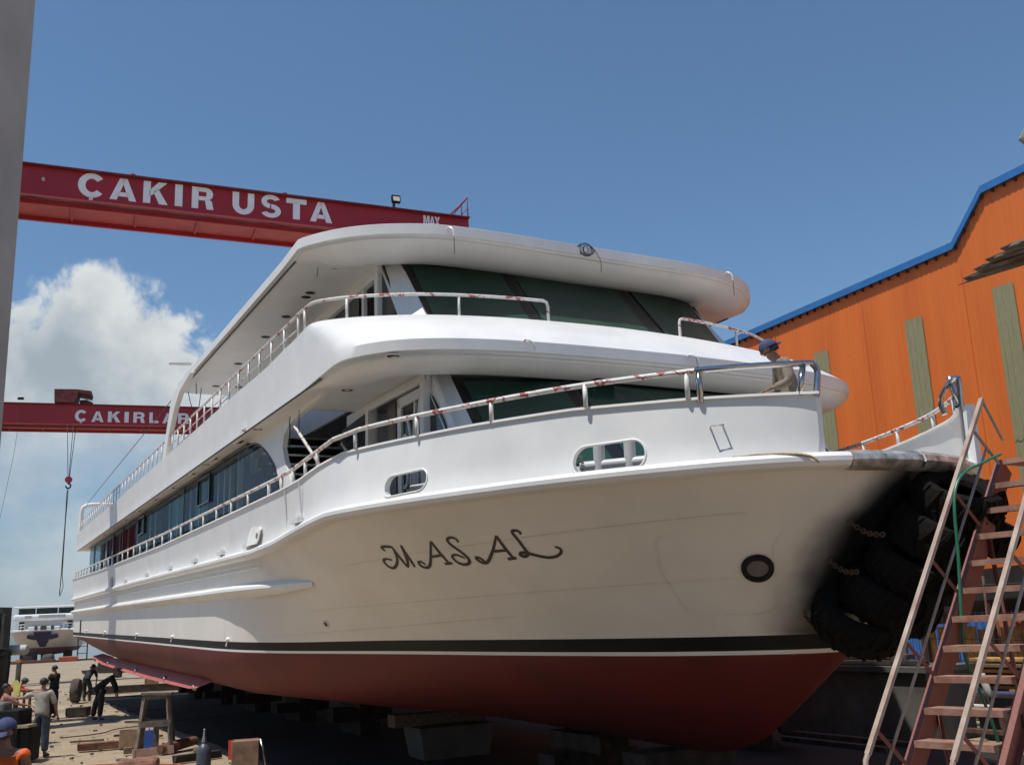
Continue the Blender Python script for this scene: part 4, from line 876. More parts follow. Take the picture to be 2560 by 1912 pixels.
def crane(name_label, A, u, ztop, hside, depth, length, back, letters, lz, lh, group, legs_t):
    A = Vector((A[0], A[1], 0)); u = Vector((u[0], u[1], 0)).normalized(); n_ = Vector((u.y, -u.x, 0))  # n_ towards the viewer
    root = empty('gantry_crane', A+u*legs_t[0], name_label, 'crane', group)
    def W(t, o, z): return A+u*t+n_*o+Vector((0, 0, z))
    zt, zb = ztop, ztop-hside
    g = MB()
    g.slab([W(-back, 0, zb), W(length, 0, zb), W(length, 0, zt), W(-back, 0, zt)], -n_*depth)
    gi = g.build('girder', CRANE, root)
    f = MB()
    f.slab([W(-back, .28, zb-.02), W(length, .28, zb-.02), W(length, -depth-.28, zb-.02), W(-back, -depth-.28, zb-.02)], (0, 0, -.07))
    f.build('bottom_flange', CRANEP, gi); f = MB(); f.slab([W(-back, .20, zt+.005), W(length, .20, zt+.005), W(length, -depth-.14, zt+.005), W(-back, -depth-.14, zt+.005)], (0, 0, .04)); f.build('top_flange', mat('crane_dull_red', (.17, .012, .018), .7, var=.2), gi)
    for k in range(int((length+back)/2.6)):
        f = MB(); t = -back+1.4+2.6*k; f.slab([W(t, .001, zb+.02), W(t+.02, .001, zb+.02), W(t+.02, .001, zt-.02), W(t, .001, zt-.02)], n_*.006); f.build('weld_seam', CRANE, gi)
    f = MB()
    for k in range(int((length+back)/2.1)): t = -back+1+k*2.1; f.slab([W(t, -depth*.06, zb-.09), W(t+.06, -depth*.06, zb-.09), W(t+.06, -depth*.94, zb-.09), W(t, -depth*.94, zb-.09)], (0, 0, -.10))
    for o in (.02, -depth-.02): f.slab([W(-back, o, zb-.09), W(length, o, zb-.09), W(length, o-.10, zb-.09), W(-back, o-.10, zb-.09)], (0, 0, -.16))
    f.build('bottom_rib', CRANE, gi)
    c = MB(); P = [W(-back+i*.8, .22, zb-.13-.07*math.sin(i*1.25)**2) for i in range(int((length+back)/.8))]; c.tube(P, .025, 5); c.build('power_cable', WIRE, gi)
    for wd in letters:
        class PF:
            depth = n_*.015
            def __call__(s, x, z): return W(x, .008, lz+z)
        for ch, x0, x1, hh, zz in wd:
            mb = MB(); pf = PF()
            def P_(x, z, _z=zz): return W(x, .008, _z+z)
            class Q:
                depth = n_*.015
                def __call__(s, x, z, _z=zz): return W(x, .008, _z+z)
            letter(mb, ch, x0, x1-x0, hh, Q()); mb.build('letter', SIGNW, gi)
    # legs: box columns, spread across the travel direction, with sill beam and bogies
    for t in legs_t:
        lg = MB(); mid = -depth/2
        for o in (-3.0, 3.0):
            lg.beam(W(t, mid+o*.30, zb-.1), W(t, mid+o*.75, .9), 1.1, .95, u)
        leg = lg.build('leg', CRANE, root)
        sb = MB(); sb.beam(W(t, mid-4.2, .75), W(t, mid+4.2, .75), .7, .5); sb.build('sill_beam', CRANE, root)
        hd = MB(); hd.beam(W(t, mid-1.9, zb-.35), W(t, mid+1.9, zb-.35), .8, .4); hd.build('head_beam', CRANE, root)
        for o in (-3.6, -2.8, 2.8, 3.6):
            w_ = MB(); w_.lathe([(0, .1), (.3, .1), (.3, -.1), (0, -.1)], W(t, mid+o, .32), Matrix.Rotation(math.atan2(u.y, u.x), 3, 'Z') @ Matrix.Rotation(R(90), 3, 'Y'), 16); w_.build('wheel', RUST, root)
    return root, W, gi
L1 = [[('Ç', 1.79, 2.68, .88, 17.50), ('A', 2.82, 3.70, .84, 17.51), ('K', 3.92, 4.74, .84, 17.52), ('I', 4.99, 5.25, .84, 17.53), ('R', 5.57, 6.34, .84, 17.53), ('U', 7.00, 7.78, .85, 17.51), ('S', 8.02, 8.77, .88, 17.51), ('T', 8.96, 9.72, .83, 17.54), ('A', 9.85, 10.70, .83, 17.54)], [('M', 14.36, 14.62, .42, 17.92), ('A', 14.62, 14.84, .42, 17.92), ('X', 14.83, 15.05, .42, 17.92)]]
c1, W1, g1 = crane('red gantry crane lettered ÇAKIR USTA, spanning just behind the ferry roof', (-16.39, 30.59), (.91742, .39792), 18.40, 1.12, 1.45, 16.29, 3.6, L1, 17.5, .86, 'gantry cranes over the slipway', (-2.9, 15.2))
b = MB(); b.box(W1(13.13, .1, 18.62), (.10, .10, .3)); b.build('lamp_bracket', RUST, c1)
b = MB(); q = Matrix.Rotation(math.atan2(.39792, .91742), 3, 'Z') @ Matrix.Rotation(R(-20), 3, 'X'); b.box(W1(13.18, .22, 18.78), (.34, .16, .30), rot=q); fl = b.build('floodlight', BLACKP, c1)
b = MB(); b.box(W1(13.18, .31, 18.76), (.26, .02, .22), rot=q); b.build('floodlight_glass', mat('lamp_glass', (.55, .50, .42), .3), fl)
b = MB(); 
for o in (.05, -1.45):
    b.tube([W1(15.5, o, 18.5), W1(16.25, o, 19.32), W1(16.25, o, 18.45)], .03, 6); b.tube([W1(15.95, o, 18.5), W1(16.25, o, 18.86)], .022, 6); b.tube([W1(15.98, o, 18.98), W1(15.98, o, 18.5)], .022, 6)
b.tube([W1(16.25, .05, 19.32), W1(16.25, -1.45, 19.32)], .03, 6); b.build('end_guard_rail', CRANE, c1)
b = MB(); b.lathe([(0, .12), (.05, .1), (.07, .02), (.07, 0)], W1(.7, .0, 17.95), Matrix.Rotation(math.atan2(.39792, .91742), 3, 'Z') @ Matrix.Rotation(R(90), 3, 'X'), 12); b.build('signal_lamp', mat('lamp_glass', (.55, .50, .42), .3), c1)
for t in (3.55, 8.9): 
    b = MB(); b.lathe([(.10, 0), (.10, .08), (0, .14)], W1(t, 0, 18.46), None, 10); b.build('beam_lug', CRANE, c1)
L2 = [[('Ç', 4.27, 5.06, .80, 17.24), ('A', 5.32, 6.10, .76, 17.23), ('K', 6.37, 7.18, .76, 17.23), ('I', 7.44, 7.72, .76, 17.23), ('R', 8.02, 8.78, .76, 17.23), ('L', 9.07, 9.68, .76, 17.23), ('A', 9.94, 10.74, .76, 17.22), ('R', 10.98, 11.72, .76, 17.22)]]
L2 = [[(c_, lerp(0, 1, a_)*1.0, b2*1.0, h_, z_) for c_, a_, b2, h_, z_ in L2[0]]]
c2, W2, g2 = crane('more distant red gantry crane lettered ÇAKIRLAR with a hook hanging from its trolley', (-34.15, 64.24), (.94248, .33425), 18.40, 1.38, 1.5, 19, 3.0, L2, 17.2, .78, 'gantry cranes over the slipway', (-1.1, 18.2))
b = MB()
b.slab([W2(2.95, .3, 18.5), W2(4.2, .3, 18.5), W2(4.35, .3, 18.9), W2(4.4, .3, 19.25), W2(5.2, .3, 19.1), W2(5.25, .3, 19.35), W2(4.3, .3, 19.45), W2(2.9, .3, 19.42)], Vector((.33425, -.94248, 0))*-1.9)
b.box(W2(4.9, -.6, 18.65), (.5, 1.0, .3)); tr = b.build('trolley', mat('crane_dark_red', (.16, .02, .02), .7, var=.4, vscale=3), c2)
b = MB()
for t, o in ((3.86, .25), (4.22, .25), (4.36, -.2)): b.tube([W2(t, o, 17.0), W2(lerp(t, 4.11, .82), lerp(o, 0, .8), 13.35)], .022, 5)
rp = b.build('hoist_rope', WIRE, c2)
b = MB(); axm = Matrix.Rotation(math.atan2(.33425, .94248), 3, 'Z') @ Matrix.Rotation(R(90), 3, 'X'); b.lathe([(0, .13), (.20, .13), (.235, .05), (.235, -.05), (.20, -.13), (0, -.13)], W2(4.11, 0, 13.22), axm, 18); hb_ = b.build('hook_block', mat('crane_dark_red2', (.30, .03, .04), .6, var=.3), c2)
b = MB(); P = [W2(4.11+.15*math.sin(a_)*(1 if a_ > 0.2 else .3), 0, 12.80+.17*math.cos(a_)) for a_ in [.1+i*.42 for i in range(12)]]; b.tube([W2(4.11, 0, 13.0), W2(4.11, 0, 12.9)]+P, .05, 8); b.build('hook', BLACKP, hb_)
b = MB(); b.tube([W2(4.11, 0, 12.62), W2(4.06, 0, 12.3), W2(4.06, 0, 10.5), W2(4.02, 0, 6.9), W2(3.98, 0, 5.6)], .03, 5); b.tube([W2(4.10, 0, 12.62), W2(4.13, 0, 12.3), W2(4.08, 0, 10.5), W2(4.08, 0, 6.9), W2(4.18, 0, 6.1), W2(4.13, 0, 5.9), W2(4.0, 0, 5.5)], .022, 5)
setp(b.build('lifting_sling', WIRE, None, origin=W2(4.05, 0, 5.5)), 'long dark wire sling hanging from the crane hook', 'sling')
b = MB()
for k in range(12): b.tube([W2(-2+k*1.8, -1.4, 18.46), W2(-2+k*1.8, -1.4, 18.74)], .012, 4)
b.tube([W2(-2, -1.4, 18.74), W2(18, -1.4, 18.74)], .014, 4); b.build('guard_rail', CRANE, c2)
b = MB(); b.box(W2(.85, .15, 18.72), (.35, .2, .14)); b.build('floodlight', BLACKP, c2)
b = MB(); b.tube([W2(.9, .2, 17.9), W2(.7, .2, 15), W2(.2, .2, 11), W2(-.4, .2, 7)], .012, 4); b.build('slack_cable', WIRE, c2)

# ================================================================== ORANGE SHED (parallel to the slip)
SY = -18.0
def B(X, Z, o=0.0): return SW(X, SY+o, Z)
BR = SROT
shed = empty('shed', SW(-30, SY, -3.0), 'big orange corrugated shed with blue roof trim and translucent strips behind the ferry', 'shed', rot=SROT)
def BL(X, Z, o=0.0): return Vector((X+30, -o, Z+3.0))
ORG = mat('orange_cladding', (.72, .165, .018), .5, var=.05, vscale=.35, stretch=(3, 3, .3), c2=(.60, .125, .015))
prof = []
pitch = .19
roofline = [(-75, 9.7), (-30, 10.03), (-19.0, 10.45), (-17.75, 11.84), (-5, 12.6), (6, 13.2)]
def rz(X): return interp(X, [p[0] for p in roofline], [p[1] for p in roofline])
b = MB(); A_, Z0 = [], []
X = -46.0; cols_ = []
while X < 6:
    for dx, o in ((0, 0), (.30, 0), (.38, .013), (.62, .013), (.70, 0)): cols_.append((X+dx*pitch, o))
    X += pitch
b.grid([[BL(x, -1.9 if x > -12 else -1.9, o) for x, o in cols_], [BL(x, rz(x)-.05, o) for x, o in cols_]], smooth=False)
wall = b.build('wall', ORG, shed, ship=True)
b = MB(); b.box(BL(-20, 3, -9)+Vector((0, 0, 0)), (50, 15, 13)); b.build('building_core', mat('interior_dark', (.05, .045, .04), .9), shed, ship=True)
for a_, c_ in zip(roofline, roofline[1:]):
    b = MB(); b.slab([BL(a_[0], a_[1]-.06, .16), BL(c_[0], c_[1]-.06, .16), BL(c_[0], c_[1]+.17, .16), BL(a_[0], a_[1]+.17, .16)], (0, .10, 0)); 
    b.slab([BL(a_[0], a_[1]+.14, .15), BL(c_[0], c_[1]+.14, .15), BL(c_[0], c_[1]+.14, -8), BL(a_[0], a_[1]+.14, -8)], (0, 0, .03)); b.build('roof_trim', BLUE, shed, ship=True)
b = MB(); x = -46.0
while x < 5.5:
    z = rz(x+.5*pitch)-.10; b.slab([BL(x+.25*pitch, z+.06, .03), BL(x+.75*pitch, z+.06, .03), BL(x+.6*pitch, z-.07, .03), BL(x+.4*pitch, z-.07, .03)], (0, -.09, 0)); x += 2*pitch
o = b.build('eave_closure', mat('dark_eave_rubber', (.06, .012, .008), .9), shed, ship=True); setp(o, kind='stuff')
for x in (-40, -33, -27.2, -22.9, -18.9, -12.5, -8):
    b = MB(); b.box(BL(x, 4.2, .023), (.02, .006, 11)); b.build('sheet_lap', ORG, shed, ship=True)
FG = mat('translucent_strip', (.30, .27, .14), .55, var=.12, vscale=6, stretch=(6, 6, .5), c2=(.21, .20, .10))
def strip(x0, x1, z0, z1):
    b = MB(); c = []
    x = x0
    while x < x1-1e-6:
        for dx, o in ((0, .03), (.30, .03), (.38, .046), (.62, .046), (.70, .03)):
            if x+dx*pitch <= x1: c.append((x+dx*pitch, o))
        x += pitch
    b.grid([[BL(x_, z0, o) for x_, o in c], [BL(x_, z1, o) for x_, o in c]], smooth=False); b.box(BL((x0+x1)/2, lerp(z0, z1, .45), .09), (x1-x0, .006, .03)); b.build('translucent_panel', FG, shed, ship=True)
for x0, x1, z1 in ((-25.33, -24.62, 8.55), (-21.23, -20.50, 8.65), (-17.95, -17.20, 8.78), (-14.9, -14.15, 8.85), (-11.6, -10.9, 8.9), (-29.6, -28.9, 8.5), (-33.8, -33.1, 8.45)): strip(x0, x1, .5, z1)
# ================================================================== PEOPLE
def skinmesh(name, nodes_, edges, mat_, parent, sub=2, root=0, origin=None):
    """nodes_: list of (co, rx[, ry]); edges: index pairs; grown into one continuous surface"""
    me = bpy.data.meshes.new(name); org = wloc(parent) if parent is not None else Vector(origin)
    me.from_pydata([tuple(Vector(n_[0])-org) for n_ in nodes_], edges, [])
    o = bpy.data.objects.new(name, me); col.objects.link(o)
    sk = o.modifiers.new('skin', 'SKIN'); sk.use_smooth_shade = True; sk.branch_smoothing = .6
    sv = me.skin_vertices[0].data
    for i, n_ in enumerate(nodes_): sv[i].radius = (n_[1], n_[2] if len(n_) > 2 else n_[1]); sv[i].use_root = (i == root)
    ss = o.modifiers.new('sub', 'SUBSURF'); ss.levels = sub; ss.render_levels = sub
    bpy.context.view_layer.update(); applied(o); o.data.materials.clear(); o.data.materials.append(mat_)
    for p in o.data.polygons: p.use_smooth = True
    if parent is not None: o.parent = parent
    else: o.location = origin
    return o
class Fig:
    """a pose in local axes (x right, y forward, z up), metres; turned by yaw and set on loc"""
    def __init__(s, loc, yaw, h=1.72):
        s.loc = Vector(loc); s.m = Matrix.Rotation(yaw, 3, 'Z'); s.k = h/1.72
        s.J = dict(pel=(0, 0, .96), spi=(0, .0, 1.13), che=(0, .01, 1.33), nec=(0, .0, 1.47), hb=(0, .01, 1.555), hm=(0, .02, 1.615), ht=(0, .01, 1.675),
            sR=(.175, 0, 1.41), eR=(.245, -.03, 1.13), wR=(.26, .05, .89), sL=(-.175, 0, 1.41), eL=(-.245, -.03, 1.13), wL=(-.26, .05, .89),
            hR=(.095, 0, .91), kR=(.11, .03, .50), aR=(.115, -.01, .09), tR=(.13, .15, .035), hL=(-.095, 0, .91), kL=(-.11, .03, .50), aL=(-.115, -.01, .09), tL=(-.13, .15, .035))
    def set(s, **k): s.J.update(k); return s
    def P(s, n_): return s.loc+s.m @ (Vector(s.J[n_])*s.k)
    def D(s, v): return s.m @ (Vector(v)*s.k)
def person(F, label, top, bottom, hair=HAIR, cap=None, capm=None, sleeves=.95, group=None, legs=True, skin=SKIN, headfwd=None, capdir=1, apron=None):
    root = empty('person', F.loc, label, 'person', group)
    nd = []; ed = []; ix = {}
    def n_(key, co, rx, ry=None): ix[key] = len(nd); nd.append((co, rx*F.k, (ry or rx)*F.k)); return ix[key]
    def e(a, b_): ed.append((ix[a], ix[b_]))
    P = F.P
    hf = (F.m @ Vector(headfwd or (0, 1, 0))).normalized()
    n_('pel', P('pel'), .11, .085); n_('spi', P('spi'), .10, .08); n_('che', P('che'), .125, .09); n_('nec', P('nec'), .062); n_('hb', P('hb')+hf*.004, .070, .08); n_('hm', P('hm'), .096, .112); n_('ht', P('ht'), .078, .094)
    for a, b_ in (('pel', 'spi'), ('spi', 'che'), ('che', 'nec'), ('nec', 'hb'), ('hb', 'hm'), ('hm', 'ht')): e(a, b_)
    # face: nose, chin and ears grow out of the same surface
    up = (P('ht')-P('hb')).normalized(); sd_ = hf.cross(up).normalized()
    n_('chin', P('hb')+hf*.062*F.k-up*.012, .026); e('hb', 'chin'); n_('nose', P('hm')+hf*.098*F.k-up*.018, .013); e('hm', 'nose')
    for q in (1, -1): n_('ear%d' % q, P('hm')+sd_*q*.083*F.k-up*.012, .012, .024); e('hm', 'ear%d' % q)
    for q in 'RL':
        n_('s'+q, P('s'+q), .062); e('che', 's'+q); n_('u'+q, P('s'+q).lerp(P('e'+q), .5), .050); e('s'+q, 'u'+q); n_('e'+q, P('e'+q), .040); e('u'+q, 'e'+q)
        n_('f'+q, P('e'+q).lerp(P('w'+q), .4), .038); e('e'+q, 'f'+q); n_('w'+q, P('w'+q), .026, .022); e('f'+q, 'w'+q)
        d = (P('w'+q)-P('e'+q)).normalized(); sdv = d.cross(Vector((0, 0, 1)))
        sdv = sdv.normalized() if sdv.length > .2 else F.D((0, 1, 0)).normalized(); cu = sdv.cross(d).normalized()
        pm = P('w'+q)+d*.06*F.k; n_('p'+q, pm, .030, .018); e('w'+q, 'p'+q)
        for fi, (o, l) in enumerate(((-.027, .065), (-.009, .078), (.009, .074), (.027, .058))):
            a_ = pm+d*.035*F.k+sdv*o*F.k; n_('g%d' % fi+q, a_, .009); e('p'+q, 'g%d' % fi+q); n_('h%d' % fi+q, a_+d*l*.5*F.k+cu*-.008, .0085); e('g%d' % fi+q, 'h%d' % fi+q); n_('i%d' % fi+q, a_+d*l*.9*F.k-cu*.026, .0075); e('h%d' % fi+q, 'i%d' % fi+q)
        n_('t0'+q, P('w'+q)+d*.03*F.k-sdv*.032*F.k, .011); e('w'+q, 't0'+q); n_('t1'+q, P('w'+q)+d*.07*F.k-sdv*.052*F.k-cu*.01, .009); e('t0'+q, 't1'+q)
        if legs:
            n_('h'+q, P('h'+q), .088); e('pel', 'h'+q); n_('k'+q, P('k'+q), .055); e('h'+q, 'k'+q); n_('c'+q, P('k'+q).lerp(P('a'+q), .35), .052); e('k'+q, 'c'+q); n_('a'+q, P('a'+q), .036); e('c'+q, 'a'+q); n_('t'+q, P('t'+q), .03); e('a'+q, 't'+q)
    skinmesh('body', nd, ed, skin, root)
    # shirt
    nd, ed, ix = [], [], {}
    lw = .18
    n_('b', P('pel').lerp(P('spi'), -.55), .185, .150); n_('pel', P('pel').lerp(P('spi'), .25), .178, .145); n_('spi', P('spi').lerp(P('che'), .3), .172, .132); n_('che', P('che'), .190, .135); n_('nec', P('che').lerp(P('nec'), .80), .085, .075)
    for a, b_ in (('b', 'pel'), ('pel', 'spi'), ('spi', 'che'), ('che', 'nec')): e(a, b_)
    for q in 'RL':
        n_('s'+q, P('s'+q), .082); e('che', 's'+q)
        t = min(1, sleeves); n_('u'+q, P('s'+q).lerp(P('e'+q), t*.5), .070); e('s'+q, 'u'+q); n_('v'+q, P('s'+q).lerp(P('e'+q), t), .062); e('u'+q, 'v'+q)
        if sleeves > 1: n_('w'+q, P('e'+q).lerp(P('w'+q), sleeves-1), .048); e('v'+q, 'w'+q)
    skinmesh('shirt', nd, ed, top, root)
    if legs:
        nd, ed, ix = [], [], {}
        n_('pel', P('pel'), .168, .135)
        n_('wst', P('pel').lerp(P('spi'), .5), .155, .125); e('pel', 'wst')
        for q in 'RL':
            n_('h'+q, P('h'+q)-Vector((0, 0, .02)), .128); e('pel', 'h'+q); n_('m'+q, P('h'+q).lerp(P('k'+q), .5), .112); e('h'+q, 'm'+q); n_('k'+q, P('k'+q), .092); e('m'+q, 'k'+q); n_('c'+q, P('k'+q).lerp(P('a'+q), .5), .088); e('k'+q, 'c'+q); n_('a'+q, P('a'+q)+(P('k'+q)-P('a'+q)).normalized()*.03, .075); e('c'+q, 'a'+q)
        skinmesh('trousers', nd, ed, bottom, root)
        for q in 'RL':
            d = (P('t'+q)-P('a'+q)); d.z = 0; d.normalize(); a0 = P('a'+q)
            nd, ed, ix = [], [], {}; g0 = Vector((a0.x, a0.y, a0.z-.045*F.k))
            n_('a', g0-d*.035*F.k, .045); n_('b', g0+d*.06*F.k, .046, .04); e('a', 'b'); n_('c', g0+d*.16*F.k-Vector((0, 0, .008)), .040, .03); e('b', 'c'); n_('d', g0+Vector((0, 0, .05)), .045); e('a', 'd')
            skinmesh('shoe', nd, ed, mat('work_shoe', (.05, .04, .035), .8), root)
    # hair
    c = P('hm').lerp(P('ht'), .35)-hf*.018*F.k
    hd = MB(); ax = Matrix((sd_, up.cross(sd_).normalized(), up)).transposed(); rows_ = []
    for i in range(8):
        th = math.pi*.60*i/7; rows_.append([c+ax @ Vector((.088*math.sin(th)*math.cos(p_), .106*math.sin(th)*math.sin(p_), .094*math.cos(th)))*F.k for p_ in [2*math.pi*j/18 for j in range(19)]])
    if cap is None:
        hd.grid(rows_); o = hd.build('hair', hair, root)
    else:
        # back of the head, then the cap and its peak
        hd.grid([[v-up*.035*F.k-hf*.012 for v in r_] for r_ in rows_]); hd.build('hair', hair, root)
        cp_ = MB(); cp_.grid([[c+(v-c)*1.08+up*.006*F.k for v in r_] for r_ in rows_[:7]]); co = cp_.build('cap', capm, root)
        pk = MB(); fr_ = hf*capdir
        A = [c+sd_*(.075*math.cos(a_))*F.k+fr_*(.09+.02*math.sin(a_))*F.k+up*.005 for a_ in [R(180*i/8) for i in range(9)]]; B_ = [c+sd_*(.080*math.cos(a_))*F.k+fr_*(.09+.085*math.sin(a_))*F.k-up*.022*F.k for a_ in [R(180*i/8) for i in range(9)]]
        o3 = up*-.008; pk.grid([A, B_, [v+o3 for v in B_], [v+o3 for v in A]], smooth=False); pk.build('cap_peak', capm, co)
    # eyes and brows
    for q in (1, -1):
        ey = MB(); ec = P('hm')+hf*.083*F.k+sd_*q*.031*F.k+up*.006*F.k; ey.lathe([(0, .006), (.011, .003), (.013, -.004)], ec, ax @ Matrix.Rotation(R(-90), 3, 'X'), 8); ey.build('eye', HAIR, root)
    return root
SHIRTG = mat('sweat_stained_shirt', (.38, .35, .30), .9, var=.2, vscale=5, c2=(.27, .23, .18), bump=.6, bscale=9)
JEANS = mat('worn_jeans', (.075, .10, .13), .9, var=.3, vscale=5, c2=(.03, .04, .055), bump=.5, bscale=10)
ORANGE = mat('orange_workwear', (.75, .12, .02), .75, var=.12, vscale=4, bump=.4, bscale=8)
ORANGE2 = mat('faded_orange_workwear', (.62, .10, .05), .8, var=.15, vscale=4, bump=.4, bscale=8)
TAN = mat('dusty_tan_overall', (.27, .22, .165), .9, var=.3, vscale=6, c2=(.16, .125, .09), bump=.7, bscale=9)
DKGREEN = mat('dark_green_shirt', (.012, .018, .012), .9)
DKBROWN = mat('dark_brown_trousers', (.035, .028, .024), .9)
GREYT = mat('grey_work_trousers', (.07, .065, .06), .9, var=.3, vscale=5)
BLUECAP = mat('blue_cap_cloth', (.03, .04, .13), .85, var=.25, vscale=20, c2=(.06, .07, .13))
NAVY = mat('navy_cloth', (.014, .016, .028), .85)
# man in grey shirt, back to us, left arm stretched out to the rig
F = Fig((-11.13, 23.5, -.02), R(8), 1.74).set(eL=(-.43, .10, 1.30), wL=(-.68, .20, 1.30), eR=(.27, .02, 1.12), wR=(.29, .14, .90), hm=(.0, .03, 1.61), kR=(.10, .0, .5), tR=(.16, .13, .035), kL=(-.09, .05, .5), aL=(-.10, .05, .09))
person(F, 'person in pale grey shirt and jeans, back turned, arm stretched left to dark rig', SHIRTG, JEANS, sleeves=.95)
# bending man over a drum, his back to us
F = Fig((-19.2, 44.6, 0), R(-6), 1.72).set(pel=(0, -.10, .92), spi=(0, .05, 1.07), che=(0, .22, 1.20), nec=(0, .33, 1.30), hb=(0, .40, 1.36), hm=(0, .44, 1.41), ht=(0, .47, 1.47), sR=(.18, .24, 1.24), sL=(-.18, .24, 1.24), eR=(.27, .28, .98), wR=(.20, .38, .76), eL=(-.27, .28, .98), wL=(-.20, .38, .76), hR=(.10, -.10, .88), hL=(-.10, -.10, .88), kR=(.14, .02, .48), kL=(-.14, .02, .48))
person(F, 'person in dark navy shirt bending forward over the upright tyre on the sand', NAVY, GREYT, sleeves=1.0, cap=True, capm=NAVY)
# man in black, turned to the left, forearm forward
F = Fig((-16.3, 35.2, 0), R(75), 1.76).set(eL=(-.23, .12, 1.14), wL=(-.17, .38, 1.12), eR=(.24, .05, 1.13), wR=(.20, .30, 1.08), hm=(0, .05, 1.60))
person(F, 'person in black T-shirt facing left between the two stooping workers', BLACKC, BLACKC, sleeves=.55)
# stooping man in faded orange at the bench
F = Fig((-17.6, 34.6, 0), R(-80), 1.70).set(pel=(0, -.12, .92), spi=(0, .06, 1.05), che=(0, .28, 1.15), nec=(0, .42, 1.22), hb=(0, .50, 1.27), hm=(0, .55, 1.30), ht=(0, .57, 1.36), sR=(.17, .30, 1.17), sL=(-.17, .30, 1.17), eR=(.22, .48, 1.02), wR=(.14, .68, 1.0), eL=(-.22, .48, 1.02), wL=(-.14, .68, 1.0))
person(F, 'person in faded orange top leaning over the small work bench', ORANGE2, NAVY, sleeves=1.6, cap=True, capm=mat('khaki_hat', (.10, .085, .06), .9))
# worker leaning in the shade under the bilge keel
F = Fig((-13.9, 33.4, 0), R(-75), 1.76).set(pel=(0, -.12, .95), spi=(0, .04, 1.12), che=(0, .25, 1.26), nec=(0, .40, 1.35), hb=(0, .48, 1.41), hm=(0, .52, 1.45), ht=(0, .55, 1.51), sR=(.17, .27, 1.29), sL=(-.17, .27, 1.29), eR=(.20, .40, 1.02), wR=(.17, .45, .78), eL=(-.20, .40, 1.02), wL=(-.17, .45, .78), kR=(.12, .02, .5), kL=(-.13, -.18, .5), aL=(-.13, -.25, .09), tL=(-.13, -.10, .035))
person(F, 'person in dark green stooping in shade beneath the ferry bilge keel', DKGREEN, DKBROWN, sleeves=1.9)
# near man, head and shoulders at the lower left corner
F = Fig((-5.10, 10.05, -.0), R(184), 1.76).set(hm=(.0, .035, 1.61))
nearman = person(F, 'person in bright orange sleeveless vest and blue cap at the lower left corner', ORANGE, JEANS, sleeves=.18, cap=True, capm=BLUECAP, headfwd=(.1, 1, -.25))
# painter on the foredeck, cap backwards, head bowed, body turned left
pp = SW(-8.35, .15, 1.27)
F = Fig((pp.x, pp.y, pp.z), R(92), 1.72).set(pel=(0, 0, .96), spi=(0, .03, 1.14), che=(0, .09, 1.33), nec=(0, .15, 1.46), hb=(0, .21, 1.53), hm=(0, .25, 1.575), ht=(0, .26, 1.64), sR=(.17, .10, 1.40), sL=(-.17, .10, 1.40), eL=(-.24, .10, 1.13), wL=(-.18, .32, 1.06), eR=(.24, .10, 1.13), wR=(.18, .32, 1.06), kR=(.11, .10, .52), kL=(-.11, .10, .52))

person(F, 'person in dusty tan overall and backwards blue cap, head bowed, on the ferry foredeck', TAN, TAN, sleeves=1.85, cap=True, capm=BLUECAP, capdir=-1, headfwd=(0, 1, -.55))
F = Fig((-12.45, 24.4, 0), R(-60), 1.60).set(eR=(.26, .30, 1.20), wR=(.24, .52, 1.15))
person(F, 'person in faded pink shirt standing at the very left edge behind the dark rig', mat('faded_pink_shirt', (.34, .14, .12), .9, var=.2), mat('stone_trousers', (.28, .26, .22), .9), sleeves=1.0)
# ================================================================== NEAR BUILDING AT THE LEFT EDGE
bl = empty('building', (-6.5, 2, 0), 'grey concrete building whose corner pillar fills the left edge', 'building')
b = MB(); b.slab([(-3.53, 6.6, 0), (-6.2, 6.6, 0), (-6.2, 6.0, 0), (-3.53, 6.0, 0)], (0, 0, 14)); b.build('corner_pillar', CONC, bl)
b = MB(); b.slab([(-3.62, 5.99, 0), (-11, 5.99, 0), (-11, -12, 0), (-3.62, -12, 0)], (0, 0, 13)); b.build('wall', mat('rendered_wall', (.36, .38, .36), .8, var=.08), bl)
b = MB(); b.slab([(-3.62+.05, 5.2, 6.2), (-3.62+.05, 3.0, 6.2), (-3.62+.05, 3.0, 7.9), (-3.62+.05, 5.2, 7.9)], (.05, 0, 0)); b.build('window', DARKGLASS, bl)
b = MB(); b.beam((-3.53, 5.99, 5.15), (-3.51, 5.2, 8.2), .05, .10); b.build('rusty_bracket', WOOD, bl)
# ================================================================== SCAFFOLD STAIR
KS = .94
P0 = EYE+Vector((5.304, 10.667, 1.477))*KS; V = Vector((-.17339, -.10636, -.27))*KS; W = Vector((.51, -.59, 0))*KS; Z_ = Vector((0, 0, 1))
KB = 15.1
stair = empty('boarding_stair', P0+V*KB+W*.5, 'steep red primed steel boarding stair with pale handrails leading up to the ferry bow', 'staircase')
sdn = W.normalized(); slope = V.normalized(); nrm_ = sdn.cross(slope).normalized(); nrm_ = nrm_ if nrm_.z > 0 else -nrm_
for o in (Vector((0, 0, 0)), W):
    b = MB(); dd = sdn if o.length else -sdn
    a0 = P0+o-nrm_*.11; a1 = P0+V*KB+o-nrm_*.11
    b.beam(a0, a1, .014, .22, nrm_)
    for q in (.105, -.105): b.beam(a0+nrm_*q-dd*(-.03), a1+nrm_*q-dd*(-.03), .06, .012, nrm_)
    b.build('stringer', PRIMER, stair)
fw_ = Vector((V.x, V.y, 0)).normalized()
